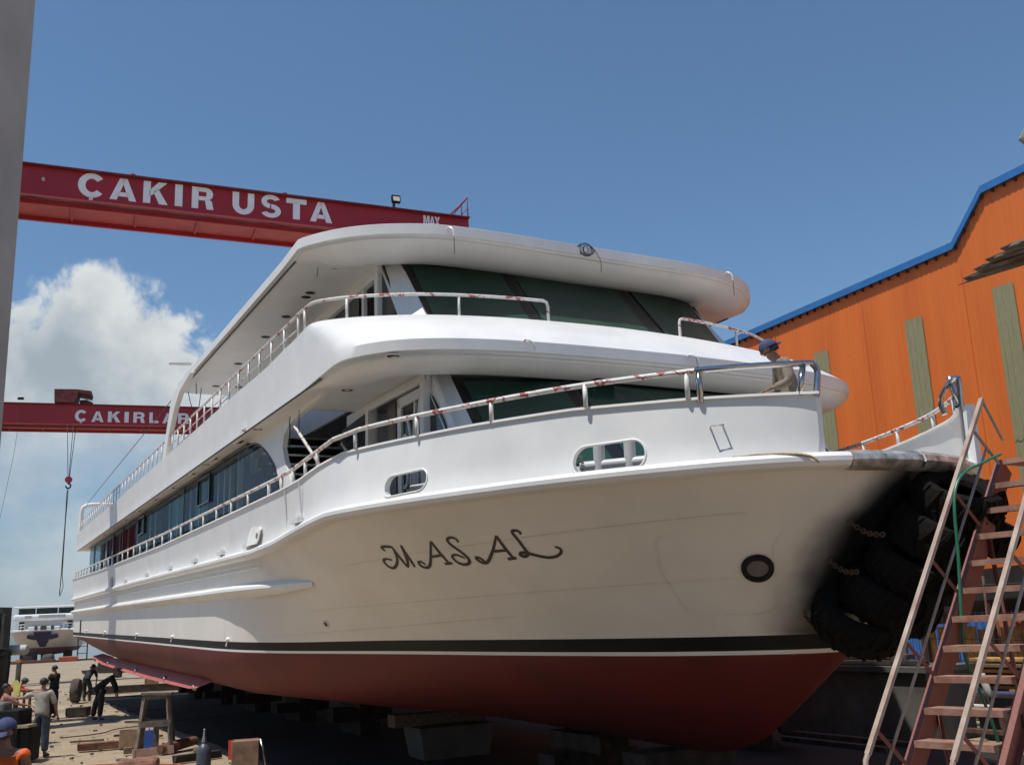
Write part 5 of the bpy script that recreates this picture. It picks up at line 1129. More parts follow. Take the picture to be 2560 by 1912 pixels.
for k in range(1, 15):
    c = P0+V*k; b = MB()
    A = [c+sdn*.01-fw_*.02, c+W-sdn*.01-fw_*.02, c+W-sdn*.01-fw_*.22, c+sdn*.01-fw_*.22]
    b.slab([v+fw_*.06 for v in A], (0, 0, -.012)); b.slab([A[0]+fw_*.06, A[1]+fw_*.06, A[1]+fw_*.075, A[0]+fw_*.075], (0, 0, -.055)); b.slab([A[3]+fw_*.06, A[2]+fw_*.06, A[2]+fw_*.07, A[3]+fw_*.07], (0, 0, -.045))
    b.build('tread', mat('dusty_tread', (.31, .19, .14), .8, var=.25, vscale=7, c2=(.19, .075, .055), bump=.2), stair)
b = MB(); A = [P0+sdn*-.02, P0+W*1.5, P0+W*1.5-fw_*.5, P0-sdn*.02-fw_*.5]; b.slab(A, (0, 0, -.05)); b.build('landing', PRIMERDUST, stair)
ZK = Z_*KS
for o, ml in ((Vector((0, 0, 0)), 0), (W, 1)):
    b = MB(); top = P0+V*.87+ZK*.905+o; bot = P0+V*13.35+ZK*.85+o
    m_ = PRIMERPALE
    if ml: top = P0+V*2.0+ZK*.87+o
    b.beam(top, bot, .045, .035); q = bot+V*.25-ZK*.05; b.tube([bot-V*.1, bot+V*.18, q-ZK*.04, q-ZK*.30, P0+V*14.6+o], .022, 8)
    hr = b.build('handrail', m_, stair)
    b = MB(); b.tube([P0+V*1.16+ZK*.43+o, P0+V*13.9+ZK*.42+o], .014, 6); b.build('mid_rail', PRIMERPALE, hr)
    for k in (1.99, 4.48, 7.03, 9.81, 12.56):
        b = MB(); b.beam(P0+V*k+ZK*(.82)+o, P0+V*(k-1.7)+ZK*.03+o, .035, .012, sdn); b.build('strut', PRIMER if k > 4 else mat('grey_green_paint', (.30, .30, .25), .6, var=.2), stair)
    b = MB(); b.beam(top-ZK*.02+slope*.0, P0+V*-.15+ZK*.05+o+Vector((.03, 0, .12)), .035, .012, sdn); b.build('strut', mat('grey_green_paint', (.30, .30, .25), .6, var=.2), stair)
# support frame and braces under the stair
b = MB()
for k, o in ((2.2, 0), (2.2, 1), (8.2, 0), (8.2, 1)):
    c = P0+V*k+W*o-Z_*.25; b.tube([c+Vector((-.0, 0, 0)), Vector((c.x+.12, c.y+.05, 0))], .022, 6)
c0 = P0+V*2.2-Z_*.6; c1_ = P0+V*8.2-Z_*.7; b.tube([c0+W, c1_+W-Z_*.9], .018, 6); b.tube([c0+W*1.0, c0+W*0-Z_*1.6], .018, 6)
b.build('support_frame', PRIMER, stair)
b = MB()
for a_, c_ in (((7.02, 12.4, 4.75), (7.05, 12.5, 3.0)), ((7.02, 12.4, 4.75), (7.8, 12.1, 4.85)), ((7.6, 12.2, 4.9), (7.7, 12.2, 3.0)), ((6.9, 12.1, 4.05), (8.2, 11.9, 4.05))): b.tube([a_, c_], .022, 6)
b.tube([(7.7, 12.2, 3.0), (7.7, 12.2, 0)], .03, 6); b.tube([(7.05, 12.5, 3.0), (7.05, 12.5, 0)], .03, 6); setp(b.build('scaffold', mat('pale_green_pipe', (.42, .44, .38), .5, var=.2), None, origin=(7.3, 12.3, 0)), 'pale pipe scaffold frame cut by the right edge above the stair landing', 'scaffold')
# hose over the handrail
b = MB(); HP = [(5.28, 10.62, 3.98), (5.10, 10.50, 3.92), (4.96, 10.42, 3.86), (4.77, 10.30, 3.80), (4.60, 10.19, 3.70), (4.50, 10.13, 3.55), (4.45, 10.10, 3.30), (4.43, 10.10, 2.9), (4.36, 10.07, 2.4), (4.32, 10.05, 2.1), (4.33, 10.08, 1.9), (4.42, 10.14, 1.7), (4.6, 10.2, 1.2), (4.7, 10.4, .4), (4.9, 10.8, .04), (5.6, 11.4, .03)]
HP = [EYE+(Vector(p)-EYE)*KS if p[2] > 1.5 else Vector((p[0]*KS, p[1]*KS, p[2])) for p in HP]; b.tube(smooth(HP, 2), .015, 8); setp(b.build('hose', GREENROPE, None, origin=(4.4, 10.1, 2)), 'thin green hose draped over the left handrail of the boarding stair', 'hose')

# ================================================================== TYRE FENDERS ON THE BOW
def tyre(c, axis, Ro=.5, wd=.42, lugs=True):
    """tractor tyre, revolved profile plus raised chevron lugs; axis is the axle direction"""
    ax = Vector(axis).normalized(); q = ax.to_track_quat('Z', 'Y').to_matrix(); h = wd/2; ri = Ro*.52
    t = MB(); pr = [(ri, -h*.55), (ri*1.08, -h*.8), (Ro*.80, -h*1.02), (Ro*.93, -h*.92), (Ro*.985, -h*.6), (Ro, 0), (Ro*.985, h*.6), (Ro*.93, h*.92), (Ro*.80, h*1.02), (ri*1.08, h*.8), (ri, h*.55), (ri*1.1, h*.3), (Ro*.86, 0), (ri*1.1, -h*.3), (ri, -h*.55)]
    t.lathe(pr, c, q, 30)
    if lugs:
        nl = 17
        for i in range(nl):
            for sd in (1, -1):
                a0 = 2*math.pi*(i+(.5 if sd > 0 else 0))/nl; P = []
                for u, da in ((.02, .16), (.5, .06), (1.0, -.02)):
                    z = sd*h*u; r0 = interp(abs(z)/h, [0, .6, .92, 1.02], [Ro, Ro*.985, Ro*.95, Ro*.86]); P.append((a0-da, r0-.01, z))
                A = []; B_ = []; A2 = []; B2 = []
                for a_, r0, z in P:
                    for lst, da, up_ in ((A, .055, 0), (B_, -.055, 0), (A2, .042, .045*Ro/.5), (B2, -.042, .045*Ro/.5)): lst.append(Vector(c)+q @ Vector(((r0+up_)*math.cos(a_+da), (r0+up_)*math.sin(a_+da), z)))
                t.grid([A, A2, B2, B_], smooth=False)
                for e in (0, -1): t.poly([A[e], A2[e], B2[e], B_[e]])
    return t
tl = ['lugged tractor tyre topmost in the bow fender stack, right under the rim', 'second tractor tyre from the top of the bow fender stack', 'third tractor tyre down in the bow fender stack', 'fourth tractor tyre down, largest of the bow fender stack', 'lowest tyre of the bow fender stack, sagging toward the black band', 'smaller tyre at the right side of the stack behind the stair handrail']
TY = [((-6.76, -.38, .86), (.50, .12, .85), .44, .42), ((-6.96, -.28, .54), (.56, -.05, .83), .46, .42), ((-7.20, -.16, .22), (.58, .1, .80), .47, .42), ((-7.44, -.02, -.08), (.55, .0, .83), .48, .42), ((-7.68, .22, -.28), (.62, .22, .78), .47, .38), ((-6.80, -.76, .56), (.5, -.25, .85), .34, .38)]
for (p, a_, Ro, wd), lb in zip(TY, tl):
    c = SW(*p); ax = FW*a_[0]+LT*a_[1]+UP*a_[2]; t = tyre(c, ax, Ro, wd); setp(t.build('tyre', RUBBER, None, origin=c), lb, 'tyre', 'tractor tyres chained to the bow as fenders')
def chain(a_, b2, label, r=.011, n=11):
    m_ = MB(); a_, b2 = Vector(a_), Vector(b2); d = (b2-a_)/n; 
    for i in range(n):
        c = a_+d*(i+.5)-Vector((0, 0, .05*math.sin(math.pi*(i+.5)/n))); u_ = d.normalized(); s_ = u_.cross(Z_).normalized(); s_ = s_ if i % 2 else s_.cross(u_).normalized()
        m_.tube([c+u_*(d.length*.62*math.cos(t))+s_*(.022*math.sin(t)) for t in [2*math.pi*j/10 for j in range(10)]], r, 5, closed=True)
    setp(m_.build('fender_chain', RUST, None, origin=a_), label, 'chain', 'chains holding the bow tyres')
chain(SW(-7.42, .50, .72), SW(-7.12, .34, .56), 'topmost rusty chain running from the hull to the bow tyres')
chain(SW(-7.73, .53, .34), SW(-7.45, .42, .20), 'middle rusty chain between hull and bow tyres, right of the porthole')
chain(SW(-8.16, .53, -.22), SW(-7.95, .50, -.34), 'lowest rusty chain at the hull just above the black band')

# ================================================================== BEHIND THE BOW: wall, boards, cladding, clutter
def GZ(X, s): # ship-frame Z of the ground there
    w0 = SW(X, s, 0); return -w0.z/UP.z
def wbox(mb, X0, X1, s0, s1, z0, z1, mi=0):
    """box aligned with the slip, heights above ground"""
    P = [SW(X0, s0, 0), SW(X1, s0, 0), SW(X1, s1, 0), SW(X0, s1, 0)]; mb.slab([(p.x, p.y, z0) for p in P], (0, 0, z1-z0), mi)
def thingbox(name, lab, cat, X0, X1, s0, s1, z0, z1, m_, group=None, bevel=.01):
    mb = MB(); wbox(mb, X0, X1, s0, s1, z0, z1); c = SW((X0+X1)/2, (s0+s1)/2, 0); return setp(mb.build(name, m_, None, bevel=bevel, origin=(c.x, c.y, z0)), lab, cat, group)
qw = empty('quay_wall', SW(-22, -7.5, GZ(-22, -7.5)), 'low dark stained concrete wall behind the ferry forefoot', 'wall')
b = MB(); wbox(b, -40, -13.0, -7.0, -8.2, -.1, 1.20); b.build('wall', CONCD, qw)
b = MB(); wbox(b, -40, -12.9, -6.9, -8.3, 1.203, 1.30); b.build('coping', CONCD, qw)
for k, (dz, m_) in enumerate(((1.31, WOODDARK), (1.42, RUST))):
    thingbox('timber_baulk', ['long dark timber baulk lying along the low wall', 'long rusty beam lying on the timber baulk on the low wall'][k], 'timber', -30+k, -13.2-k*.4, -7.15-k*.1, -7.4-k*.1, dz, dz+.09, m_)
for k, s_ in enumerate((-5.2, -5.9)): thingbox('slip_rail', ['nearer dark rail lying on the shaded ground behind the forefoot', 'farther dark rail lying on the shaded ground behind the forefoot'][k], 'rail', -30, -12.5, s_, s_-.12, .0, .12, RUST)
# yellow boards leaning beyond the wall
for k in range(9):
    X = -19.2+.62*k+random.uniform(-.05, .05); lb = ['leftmost', 'second', 'third', 'fourth', 'middle', 'sixth', 'seventh', 'eighth', 'rightmost'][k]+' yellow upright board from the left, behind the low wall'
    mb = MB(); P = [SW(X, -14.4, 0), SW(X+.55, -14.4+random.uniform(-.1, .1), 0)]; h_ = 1.70+random.uniform(-.05, .12); mb.slab([(P[0].x, P[0].y, 0), (P[1].x, P[1].y, 0), (P[1].x, P[1].y, h_), (P[0].x, P[0].y, h_)], (.03, .04, 0)); setp(mb.build('board', WOODYEL, None, origin=(P[0].x, P[0].y, 0)), lb, 'board', 'yellow boards behind the low wall')
# lower cladding of the shed in several colours
def clad(x0, x1, z0, z1, m_, nm_, lab):
    mb = MB(); c = []; x = x0
    while x < x1:
        for dx, o in ((0, 0), (.35, 0), (.45, .03), (.8, .03), (.9, 0)): c.append((x+dx*.22, o))
        x += .22
    mb.grid([[BL(x_, z0, .5+o) for x_, o in c], [BL(x_, z1, .5+o) for x_, o in c]], smooth=False); mb.build(nm_, m_, shed, ship=True)
clad(-23.0, -19.25, -2.8, .42, mat('blue_cladding', (.035, .14, .40), .5, var=.1), 'blue_cladding', '')
clad(-19.2, -17.6, -2.8, -.35, mat('salmon_cladding', (.50, .16, .09), .55, var=.1), 'salmon_cladding', '')
clad(-17.55, -14.0, -2.8, -.35, mat('yellow_cladding', (.62, .52, .05), .55, var=.1), 'yellow_cladding', '')
# dark lean-to roof below the orange wall
lt = empty('lean_to', SW(-15.5, -15.5, GZ(-15.5, -15.5)), 'dark lean-to shelter below the orange wall, seen between the stair treads', 'shelter')
b = MB()
P = [SW(-19.2, -13.6, -.75), SW(-17.2, -13.6, .38), SW(-9.5, -13.6, .80), SW(-9.5, -13.6, .1), SW(-16.8, -13.6, -.35), SW(-18.8, -13.6, -.95)]
b.slab(P, LT*-3.6); b.build('roof', mat('tarred_roof', (.018, .015, .013), .9, var=.4), lt)
for X in (-18.4, -16.4, -14.4, -12.4):
    b = MB(); b.beam(SW(X, -13.7, GZ(X, -13.7)), SW(X, -13.7, -.3), .14, .14); b.build('post', mat('dark_post', (.05, .02, .018), .8, var=.3), lt)
# mesh fence in front of the cladding
fc_ = empty('mesh_fence', SW(-17, -12.4, GZ(-17, -12.4)), 'thin dark mesh fence in front of the blue and salmon cladding', 'fence')
for i in range(4):
    b = MB(); X = -20.4+2.4*i; b.tube([SW(X, -12.4, GZ(X, -12.4)), SW(X+.1, -12.4, .25)], .03, 6); b.build('post', RUST, fc_)
b = MB()
for i in range(40): b.tube([SW(-20.4+i*.19, -12.4, GZ(-19, -12.4)+.3), SW(-20.4+i*.19, -12.4, -.55)], .007, 4)
for z in (-2.2, -1.7, -1.2, -.6): b.tube([SW(-20.4, -12.4, z), SW(-13.2, -12.4, z)], .009, 4)
b.tube([SW(-20.4, -12.4, -.02), SW(-13.2, -12.4, .05)], .03, 5); b.build('mesh', BLACKP, fc_)
# timber stacks, pipes and dark machinery seen between the treads
names = ['long', 'short', 'split', 'broad', 'thin', 'pale', 'brown', 'rough', 'narrow', 'grey']
spots = ['at the bottom of the stack', 'second from the bottom of the stack', 'third in the stack', 'fourth in the stack', 'near the top of the stack', 'on top of the stack']
for k in range(6):
    X0 = -15.6+random.uniform(-.5, .4)+(.9 if k > 3 else 0); X1 = -9.2+random.uniform(-.6, .3); s0 = -10.6+random.uniform(-.12, .12)
    thingbox('plank', '%s yellowish plank %s behind the boarding stair' % (names[k], spots[k]), 'plank', X0, X1, s0, s0-.5, .62+.11*k, .69+.11*k, WOODYEL if k % 2 else WOOD, 'planks stacked behind the stair')
for k, X in enumerate((-14.8, -12.4, -10.0)): thingbox('stack_bearer', ['left', 'middle', 'right'][k]+' dark bearer block under the plank stack behind the stair', 'timber block', X, X+.35, -10.4, -11.2, 0, .62, WOODDARK, 'bearers of the plank stack')
def pipe(p, q, r, m_, lab, nm_='pipe', cat='pipe', group=None):
    mb = MB(); mb.tube([p, q], r, 8); c = (Vector(p)+Vector(q))/2; return setp(mb.build(nm_, m_, None, origin=c), lab, cat, group)
g_ = lambda X, s, h: Vector((SW(X, s, 0).x, SW(X, s, 0).y, h))
pipe(g_(-14.4, -9.6, .62), g_(-8.5, -9.6, .66), .05, mat('blue_pipe', (.07, .09, .20), .4), 'long dark blue pipe lying level behind the boarding stair')
pipe(g_(-14.2, -9.3, .40), g_(-9.0, -9.3, .42), .04, WPIPE, 'long white pipe lying just below the dark blue pipe')
pipe(g_(-13.6, -8.8, .12), g_(-9.5, -8.4, .10), .035, STEEL, 'thin grey pipe on the pale ground behind the lower treads')
pipe(g_(-13.2, -9.0, .52), g_(-13.35, -9.0, 1.05), .07, mat('pale_green_pipe', (.42, .44, .38), .5), 'short upright pale green pipe beside the dark blue pipe')
for k, (X, s_, l) in enumerate(((-13.2, -8.4, 3.2), (-12.6, -8.0, 2.6), (-12.9, -7.6, 3.6), (-12.0, -9.0, 2.2))):
    thingbox('rusty_bar', ['upper', 'second', 'third', 'shortest'][k]+' dark rusty bar lying behind the lower stair treads', 'steel bar', X, X+l, s_, s_-.12, .02+.05*k, .10+.05*k, RUST, 'bars lying behind the stair')
mc = empty('winch', g_(-12.1, -8.3, 0), 'dark squat winch standing behind the lowest stair treads', 'winch')
b = MB(); wbox(b, -12.7, -11.4, -7.9, -8.7, .0, .42); wbox(b, -12.5, -11.7, -8.0, -8.6, .42, .72); b.build('housing', BLACKP, mc)
b = MB(); b.lathe([(0, .35), (.28, .35), (.28, .3), (.16, .28), (.16, -.28), (.28, -.3), (.28, -.35), (0, -.35)], g_(-11.6, -7.7, .38), SROT @ Matrix.Rotation(R(90), 3, 'X'), 16); b.build('drum', RUST, mc)
# dark forklift-like bogie in the shade right of the forefoot
bg_ = empty('slip_bogie', g_(-14.6, -4.6, 0), 'black wheeled slip bogie in deep shade right of the forefoot', 'trolley')
b = MB(); wbox(b, -15.4, -13.9, -4.2, -5.0, .35, 1.0); b.build('frame', BLACKP, bg_)
for X in (-15.1, -14.2):
    b = MB(); b.lathe([(0, .1), (.24, .1), (.27, 0), (.24, -.1), (0, -.1)], g_(X, -4.15, .27), SROT @ Matrix.Rotation(R(90), 3, 'X'), 18); b.build('wheel', RUST, bg_)
# torn corrugated roof edge jutting in at upper right
rf = empty('shed_roof', (10.5, 17, 0), 'weathered corrugated roof edge jutting in at the upper right', 'roof')
SHT = mat('fibre_cement_sheet', (.16, .135, .11), .9, var=.35, vscale=3, bump=.3)
for st0, ln in (((6.75, 14.0, 7.05), 3.2), ((6.80, 13.75, 7.10), 3.0), ((6.87, 13.5, 7.15), 2.8), ((6.95, 13.2, 7.20), 2.5)):
    o = Vector(st0); D = Vector((.95, .12, .27)).normalized(); A_ = Vector((.10, -.26, .035)); c = []
    for f, h in ((0, 0), (.25, .0), (.38, .055), (.78, .055), (.92, 0), (1.15, 0)): c.append(o+A_*f+Z_*h)
    mb = MB(); t = Vector((0, 0, -.014)); B_ = [v+D*ln for v in c]; c2_ = [v+D*(.12*(i % 2)) for i, v in enumerate(c)]; mb.grid([c2_, B_, [v+t for v in B_], [v+t for v in c2_], c2_], smooth=False); mb.build('roof_sheet', SHT, rf)
b = MB(); b.beam((8.6, 13.9, 7.50), (10.8, 13.6, 8.1), .08, .10); b.build('rafter', WOODDARK, rf)
for p in ((9.6, 15.5), (10.8, 15.4)):
    b = MB(); b.beam((p[0], p[1], 0), (p[0], p[1], 7.6), .2, .2); b.build('post', WOODDARK, rf)
b = MB(); b.slab([(10.50, 18.2, 11.47), (11.1, 18.2, 10.8), (11.8, 18.0, 11.6), (11.1, 18.2, 12.4)], (0, .08, 0)); b.beam((10.9, 18.2, 10.9), (10.9, 18.2, 0), .1, .1); setp(b.build('sheet_board', mat('greenish_board', (.26, .28, .24), .8, var=.2), None, origin=(10.9, 18.2, 0)), 'pointed grey-green board whose tip shows at the right edge against the sky', 'board')

# ================================================================== THINGS ON THE YARD AT LEFT
# step trestle
tr_ = empty('trestle_stool', (-8.35, 23.1, 0), 'tall weathered wooden trestle stool with cross bar on the sand', 'stool')
q8 = Matrix.Rotation(R(14), 3, 'Z'); o8 = Vector((-8.35, 23.1, 0))
b = MB(); b.box(o8+Vector((0, 0, 1.27)), (.66, .42, .06), rot=q8 @ Matrix.Rotation(R(3), 3, 'Y')); b.box(o8+Vector((0, 0, 1.2)), (.60, .36, .08), rot=q8); b.build('seat', WOODGREY, tr_, bevel=.008)
for i, j in ((-1, -1), (1, -1), (1, 1), (-1, 1)):
    b = MB(); b.beam(o8+q8 @ Vector((i*.37, j*.30, 0)), o8+q8 @ Vector((i*.25, j*.15, 1.2)), .085, .06); b.build('leg', WOODGREY, tr_)
for j in (-1, 1):
    b = MB(); b.box(o8+q8 @ Vector((0, j*.25, .64)), (.66, .03, .13), rot=q8); b.build('crossbar', WOODGREY, tr_)
b = MB(); b.box(o8+q8 @ Vector((0, -.33, .07)), (.86, .04, .17), rot=q8 @ Matrix.Rotation(R(-3), 3, 'Y')); b.box(o8+q8 @ Vector((-.40, 0, .07)), (.04, .72, .16), rot=q8); b.build('base_board', PRIMERDUST, tr_)
b = MB(); b.box(o8+q8 @ Vector((0, .1, .36)), (.12, .05, .6), rot=q8); b.build('middle_post', WOODGREY, tr_)
def block(name, lab, cat, c, size, yaw, m_, group=None, bevel=.012, tilt=0):
    mb = MB(); jit = random.Random(hash(lab) % 999)
    rt = Matrix.Rotation(R(yaw), 3, 'Z') @ Matrix.Rotation(R(tilt), 3, 'Y'); hx, hy, hz = [v/2 for v in size]; vs = []
    for z in (-1, 1):
        for x, y in ((-1, -1), (1, -1), (1, 1), (-1, 1)): vs.append(rt @ Vector((x*hx*(1+.06*jit.uniform(-1, 1)), y*hy*(1+.08*jit.uniform(-1, 1)), z*hz*(1+.06*jit.uniform(-1, 1)))))
    base = Vector((c[0], c[1], c[2]+hz)); mb.add([base+v for v in vs], [(3, 2, 1, 0), (4, 5, 6, 7), (0, 1, 5, 4), (1, 2, 6, 5), (2, 3, 7, 6), (3, 0, 4, 7)])
    return setp(mb.build(name, m_, None, bevel=bevel, origin=c), lab, cat, group)
block('cardboard_box', 'brown cardboard box behind the left leg of the trestle stool', 'box', (-9.45, 24.6, 0), (.52, .4, .42), 10, CARD)
b = MB(); c = Vector((-8.85, 24.2, 0)); b.box(c+Vector((0, 0, .2)), (.24, .22, .4)); b.tube([c+Vector((-.05, 0, .4)), c+Vector((-.05, 0, .47)), c+Vector((.07, 0, .47)), c+Vector((.07, 0, .4))], .015, 6); setp(b.build('jerrycan', mat('blue_plastic', (.02, .07, .30), .4), None, origin=c, bevel=.02), 'blue plastic jerrycan seen through the trestle stool legs', 'canister')
block('wood_offcut', 'reddish plank lying left of the cardboard box', 'wood offcut', (-10.15, 24.5, 0), (1.05, .26, .16), 18, WOODRED, 'wood offcuts scattered on the sand')
block('wood_offcut', 'dark tilted offcut at the right end of the reddish plank', 'wood offcut', (-9.62, 25.0, .0), (.35, .16, .20), 40, WOODDARK, 'wood offcuts scattered on the sand', tilt=14)
b = MB(); b.tube([(-8.12, 22.75, .11), (-7.95, 23.2, .13), (-7.72, 23.9, .15)], .12, 10, rads=[.09, .12, .10]); setp(b.build('log', WOODRED, None, origin=(-8, 23.2, 0)), 'red-brown split log lying at the foot of the trestle stool', 'log')
block('wood_offcut', 'long dark baulk just behind the gas cylinder', 'wood offcut', (-6.85, 21.4, 0), (1.0, .14, .15), 42, WOODDARK, 'wood offcuts scattered on the sand')
block('wood_offcut', 'small brown wedge in front of the cardboard box', 'wood offcut', (-9.0, 23.2, 0), (.18, .14, .14), 25, WOOD, 'wood offcuts scattered on the sand')
block('stone', 'rounded brown stone at the edge of the ferry shadow', 'stone', (-7.02, 22.1, 0), (.30, .26, .20), 25, mat('brown_stone', (.20, .13, .08), .9, var=.3), bevel=.07)
block('concrete_lump', 'reddish concrete lump cut by the bottom edge below the stool', 'lump', (-7.55, 20.0, 0), (.75, .5, .24), 15, mat('red_lump', (.27, .13, .09), .9, var=.35, bump=.6), bevel=.08)
for k, (x, y, l, a_) in enumerate(((-10.6, 27.6, .9, 20), (-9.8, 26.9, .55, -15), (-11.3, 26.4, .8, 12), (-13.6, 36.5, 1.2, 8), (-14.6, 38.0, 1.0, -6), (-16.5, 41.5, 1.6, 10), (-18.2, 46.2, 1.8, -5), (-17.2, 47.5, 1.3, 12), (-11.0, 30.5, .7, 30), (-12.2, 31.8, .6, -20), (-7.9, 21.3, .35, 10), (-8.6, 21.9, .3, -30))):
    dsc = ['dark thin strip of wood, nearest to the trestle stool on its far side', 'broken dark lath left of the ferry shadow edge', 'pale sliver of wood on bright sand behind the stool', 'dark lath between the low trough and the stooping shaded worker', 'thin batten beyond the low trough', 'reddish batten lying right of the upright tyre', 'long dark batten farthest out beyond the upright tyre', 'brown batten beside the farthest dark one', 'short slanting stick midway between stool and shaded worker', 'crooked twig-like stick near the shaded worker feet', 'tiny splinter right below the stool', 'small splinter by the brown wedge'][k]
    block('wood_scrap', dsc, 'wood scrap', (x, y, 0), (l, .10, .05), a_, [WOODDARK, WOODRED, WOOD][k % 3], 'wood scraps on the sand', bevel=.004)
# gas cylinder
gc = empty('gas_cylinder', (-6.0, 19.1, 0), 'blue-grey steel gas cylinder standing at the bottom edge', 'gas cylinder')
b = MB(); b.lathe([(0, 0), (.125, 0), (.13, .02), (.13, .38), (.12, .45), (.08, .52), (.045, .55), (.045, .58), (0, .58)], (-6.0, 19.1, 0), None, 24); b.build('body', mat('cylinder_paint', (.06, .07, .11), .4, var=.15), gc)
b = MB(); b.lathe([(0, .58), (.045, .58), (.04, .64), (.025, .68), (.02, .80), (0, .82)], (-6.0, 19.1, 0), None, 14); b.build('valve', STEEL, gc)
# red-ended timber block standing on end, with a leaning bar
block('timber_block', 'upright wooden block with a red painted face at the bottom edge', 'timber block', (-5.15, 18.8, 0), (.48, .36, .62), 12, mat('pale_block_wood', (.30, .18, .12), .85, var=.3, bump=.3))
b = MB(); c = Vector((-5.38, 18.68, .0)); rt = Matrix.Rotation(R(12), 3, 'Z'); b.slab([c+rt @ Vector(v) for v in ((-.03, -.02, .3), (.06, -.04, .3), (.06, -.04, .63), (-.03, -.02, .63))], (-.01, -.02, 0)); o = b.build('paint_patch', mat('fresh_red_paint', (.55, .05, .03), .5), None, origin=(-5.38, 18.68, 0)); setp(o, 'bright red tag on the upright wooden block', 'tag')
b = MB(); b.tube([(-4.78, 18.9, .0), (-4.92, 18.95, .60)], .03, 8); setp(b.build('steel_bar', STEEL, None, origin=(-4.8, 18.9, 0)), 'short steel bar leaning on the right side of the wooden block', 'bar')
# slipway: near-black sheet added under the ferry, its shade deepened by colour
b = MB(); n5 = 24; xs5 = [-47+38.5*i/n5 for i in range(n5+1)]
b.grid([[(lambda p: (p.x, p.y, .035))(SW(x, s_+.25*mnoise.noise(Vector((x*.5, s_, 3))), 0)) for x in xs5] for s_ in (3.3, 2.6, 0, -2.6, -6.4)], smooth=False); setp(b.build('slipway', mat('painted_slip_shade', (.014, .012, .010), .9, var=.4, vscale=.8, bump=.4, bscale=6), None, origin=(0, 0, 0)), kind='structure')
b = MB(); rd = random.Random(5)
for i in range(800):
    X = -60+rd.random()*46; s_ = 3.2+rd.random()**1.3*14; p = SW(X, s_, 0); l = rd.uniform(.015, .10)*(1+max(0, -X-25)*.03); q = Matrix.Rotation(rd.random()*6, 3, 'Z'); b.box((p.x, p.y, .01), (l, l*rd.uniform(.2, .7), rd.uniform(.015, .05)), rot=q, mi=rd.choice((0, 0, 0, 1, 2)))
setp(b.build('debris', [WOOD, WOODDARK, mat('pale_chip', (.5, .46, .38), .9)], None, origin=(0, 0, 0)), 'small wood chips and grit scattered over the yard', 'debris', kind='stuff')
for pts_, m_, lb in (([(-12.5, 27.5), (-11.6, 28.2), (-11.9, 29.6), (-10.9, 30.4), (-10.4, 31.8), (-9.4, 32.0)], WIRE, 'thin black cable snaking over the sand behind the man in the grey shirt'), ([(-9.9, 21.4), (-9.2, 21.0), (-8.6, 21.3), (-8.1, 20.9), (-7.2, 20.8), (-6.5, 20.2), (-6.15, 19.3)], mat('orange_hose', (.45, .10, .03), .5), 'thin orange gas hose lying from the gas cylinder across the sand')):
    b = MB(); b.tube(smooth([(x, y, .03) for x, y in pts_], 3), .016, 6); setp(b.build('cable', m_, None, origin=(pts_[0][0], pts_[0][1], 0)), lb, 'cable')
# keel blocks under the ferry
for k, X in enumerate((-44, -39, -34, -29, -24, -18.3, -13.6, -11.3)):
    c = SW(X, 0, 0); zb = SW(X, 0, -1.95).z
    if k == 5:
        kb = empty('keel_block', (c.x, c.y, 0), 'pale concrete keel block with sloping sides nearest below the ferry', 'keel block', 'keel blocks under the ferry')
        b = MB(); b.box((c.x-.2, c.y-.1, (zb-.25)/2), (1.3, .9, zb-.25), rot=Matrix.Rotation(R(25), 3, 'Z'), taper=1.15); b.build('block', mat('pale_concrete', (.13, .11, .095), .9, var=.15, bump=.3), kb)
        b = MB(); b.box((c.x-.4, c.y-.1, zb-.12), (1.9, .4, .22), rot=Matrix.Rotation(R(28), 3, 'Z')); b.build('timber', WOOD, kb)
    else:
        kb = empty('keel_block', (c.x, c.y, 0), ['dark timber keel block nearest the stern, below the run', 'dark timber keel block second from the stern', 'dark timber keel block below the aft end of the bilge keel', 'dark timber keel block amidships in the shade', 'dark timber keel block behind the pale concrete one', '', 'dark timber keel block in front of the pale concrete one', 'dark timber keel block right under the forefoot'][k], 'keel block', 'keel blocks under the ferry')
        n3 = max(2, int(zb/.25))
        for j in range(n3):
            b = MB(); b.box((c.x, c.y, zb*(j+.5)/n3), (1.5 if j % 2 else .5, .5 if j % 2 else 1.5, zb/n3-.004), rot=Matrix.Rotation(R(28), 3, 'Z')); b.build('baulk', WOODDARK, kb)
# stern-side dark stacks and logs
b = MB(); c = Vector((-19.9, 54.2, .36)); b.lathe([(0, -.6), (.36, -.6), (.37, .6), (0, .6)], c, Matrix.Rotation(R(20), 3, 'Z') @ Matrix.Rotation(R(90), 3, 'X'), 20); setp(b.build('log', mat('cut_log_end', (.36, .23, .11), .8, var=.3, vscale=8), None, origin=(c.x, c.y, 0)), 'thick tan log lying end-on just behind the bilge keel', 'log')
block('tarp_heap', 'whitish crumpled heap right of the end-on log', 'heap', (-18.9, 54.5, 0), (.7, .6, .6), 20, mat('pale_heap', (.45, .42, .36), .9, var=.2), bevel=.18)
block('timber_baulk', 'long dark baulk with pale top edge beneath the bilge keel', 'timber', (-17.8, 50.5, 0), (7.5, .35, .35), 8, WOODDARK)
for k in range(4): block('timber_baulk', ['lowest', 'second', 'third', 'topmost'][k]+' dark beam of the distant pile near the ferry stern', 'timber', (-34.3+.3*k, 83.8+.1*k, .28*k), (4.6-.7*k, .5, .27), -8+3*k, WOODDARK, 'beams piled near the ferry stern')
block('timber_post', 'short dark upright post right of the distant beam pile', 'post', (-28.9, 72, 0), (.5, .5, 1.1), 5, WOODDARK)
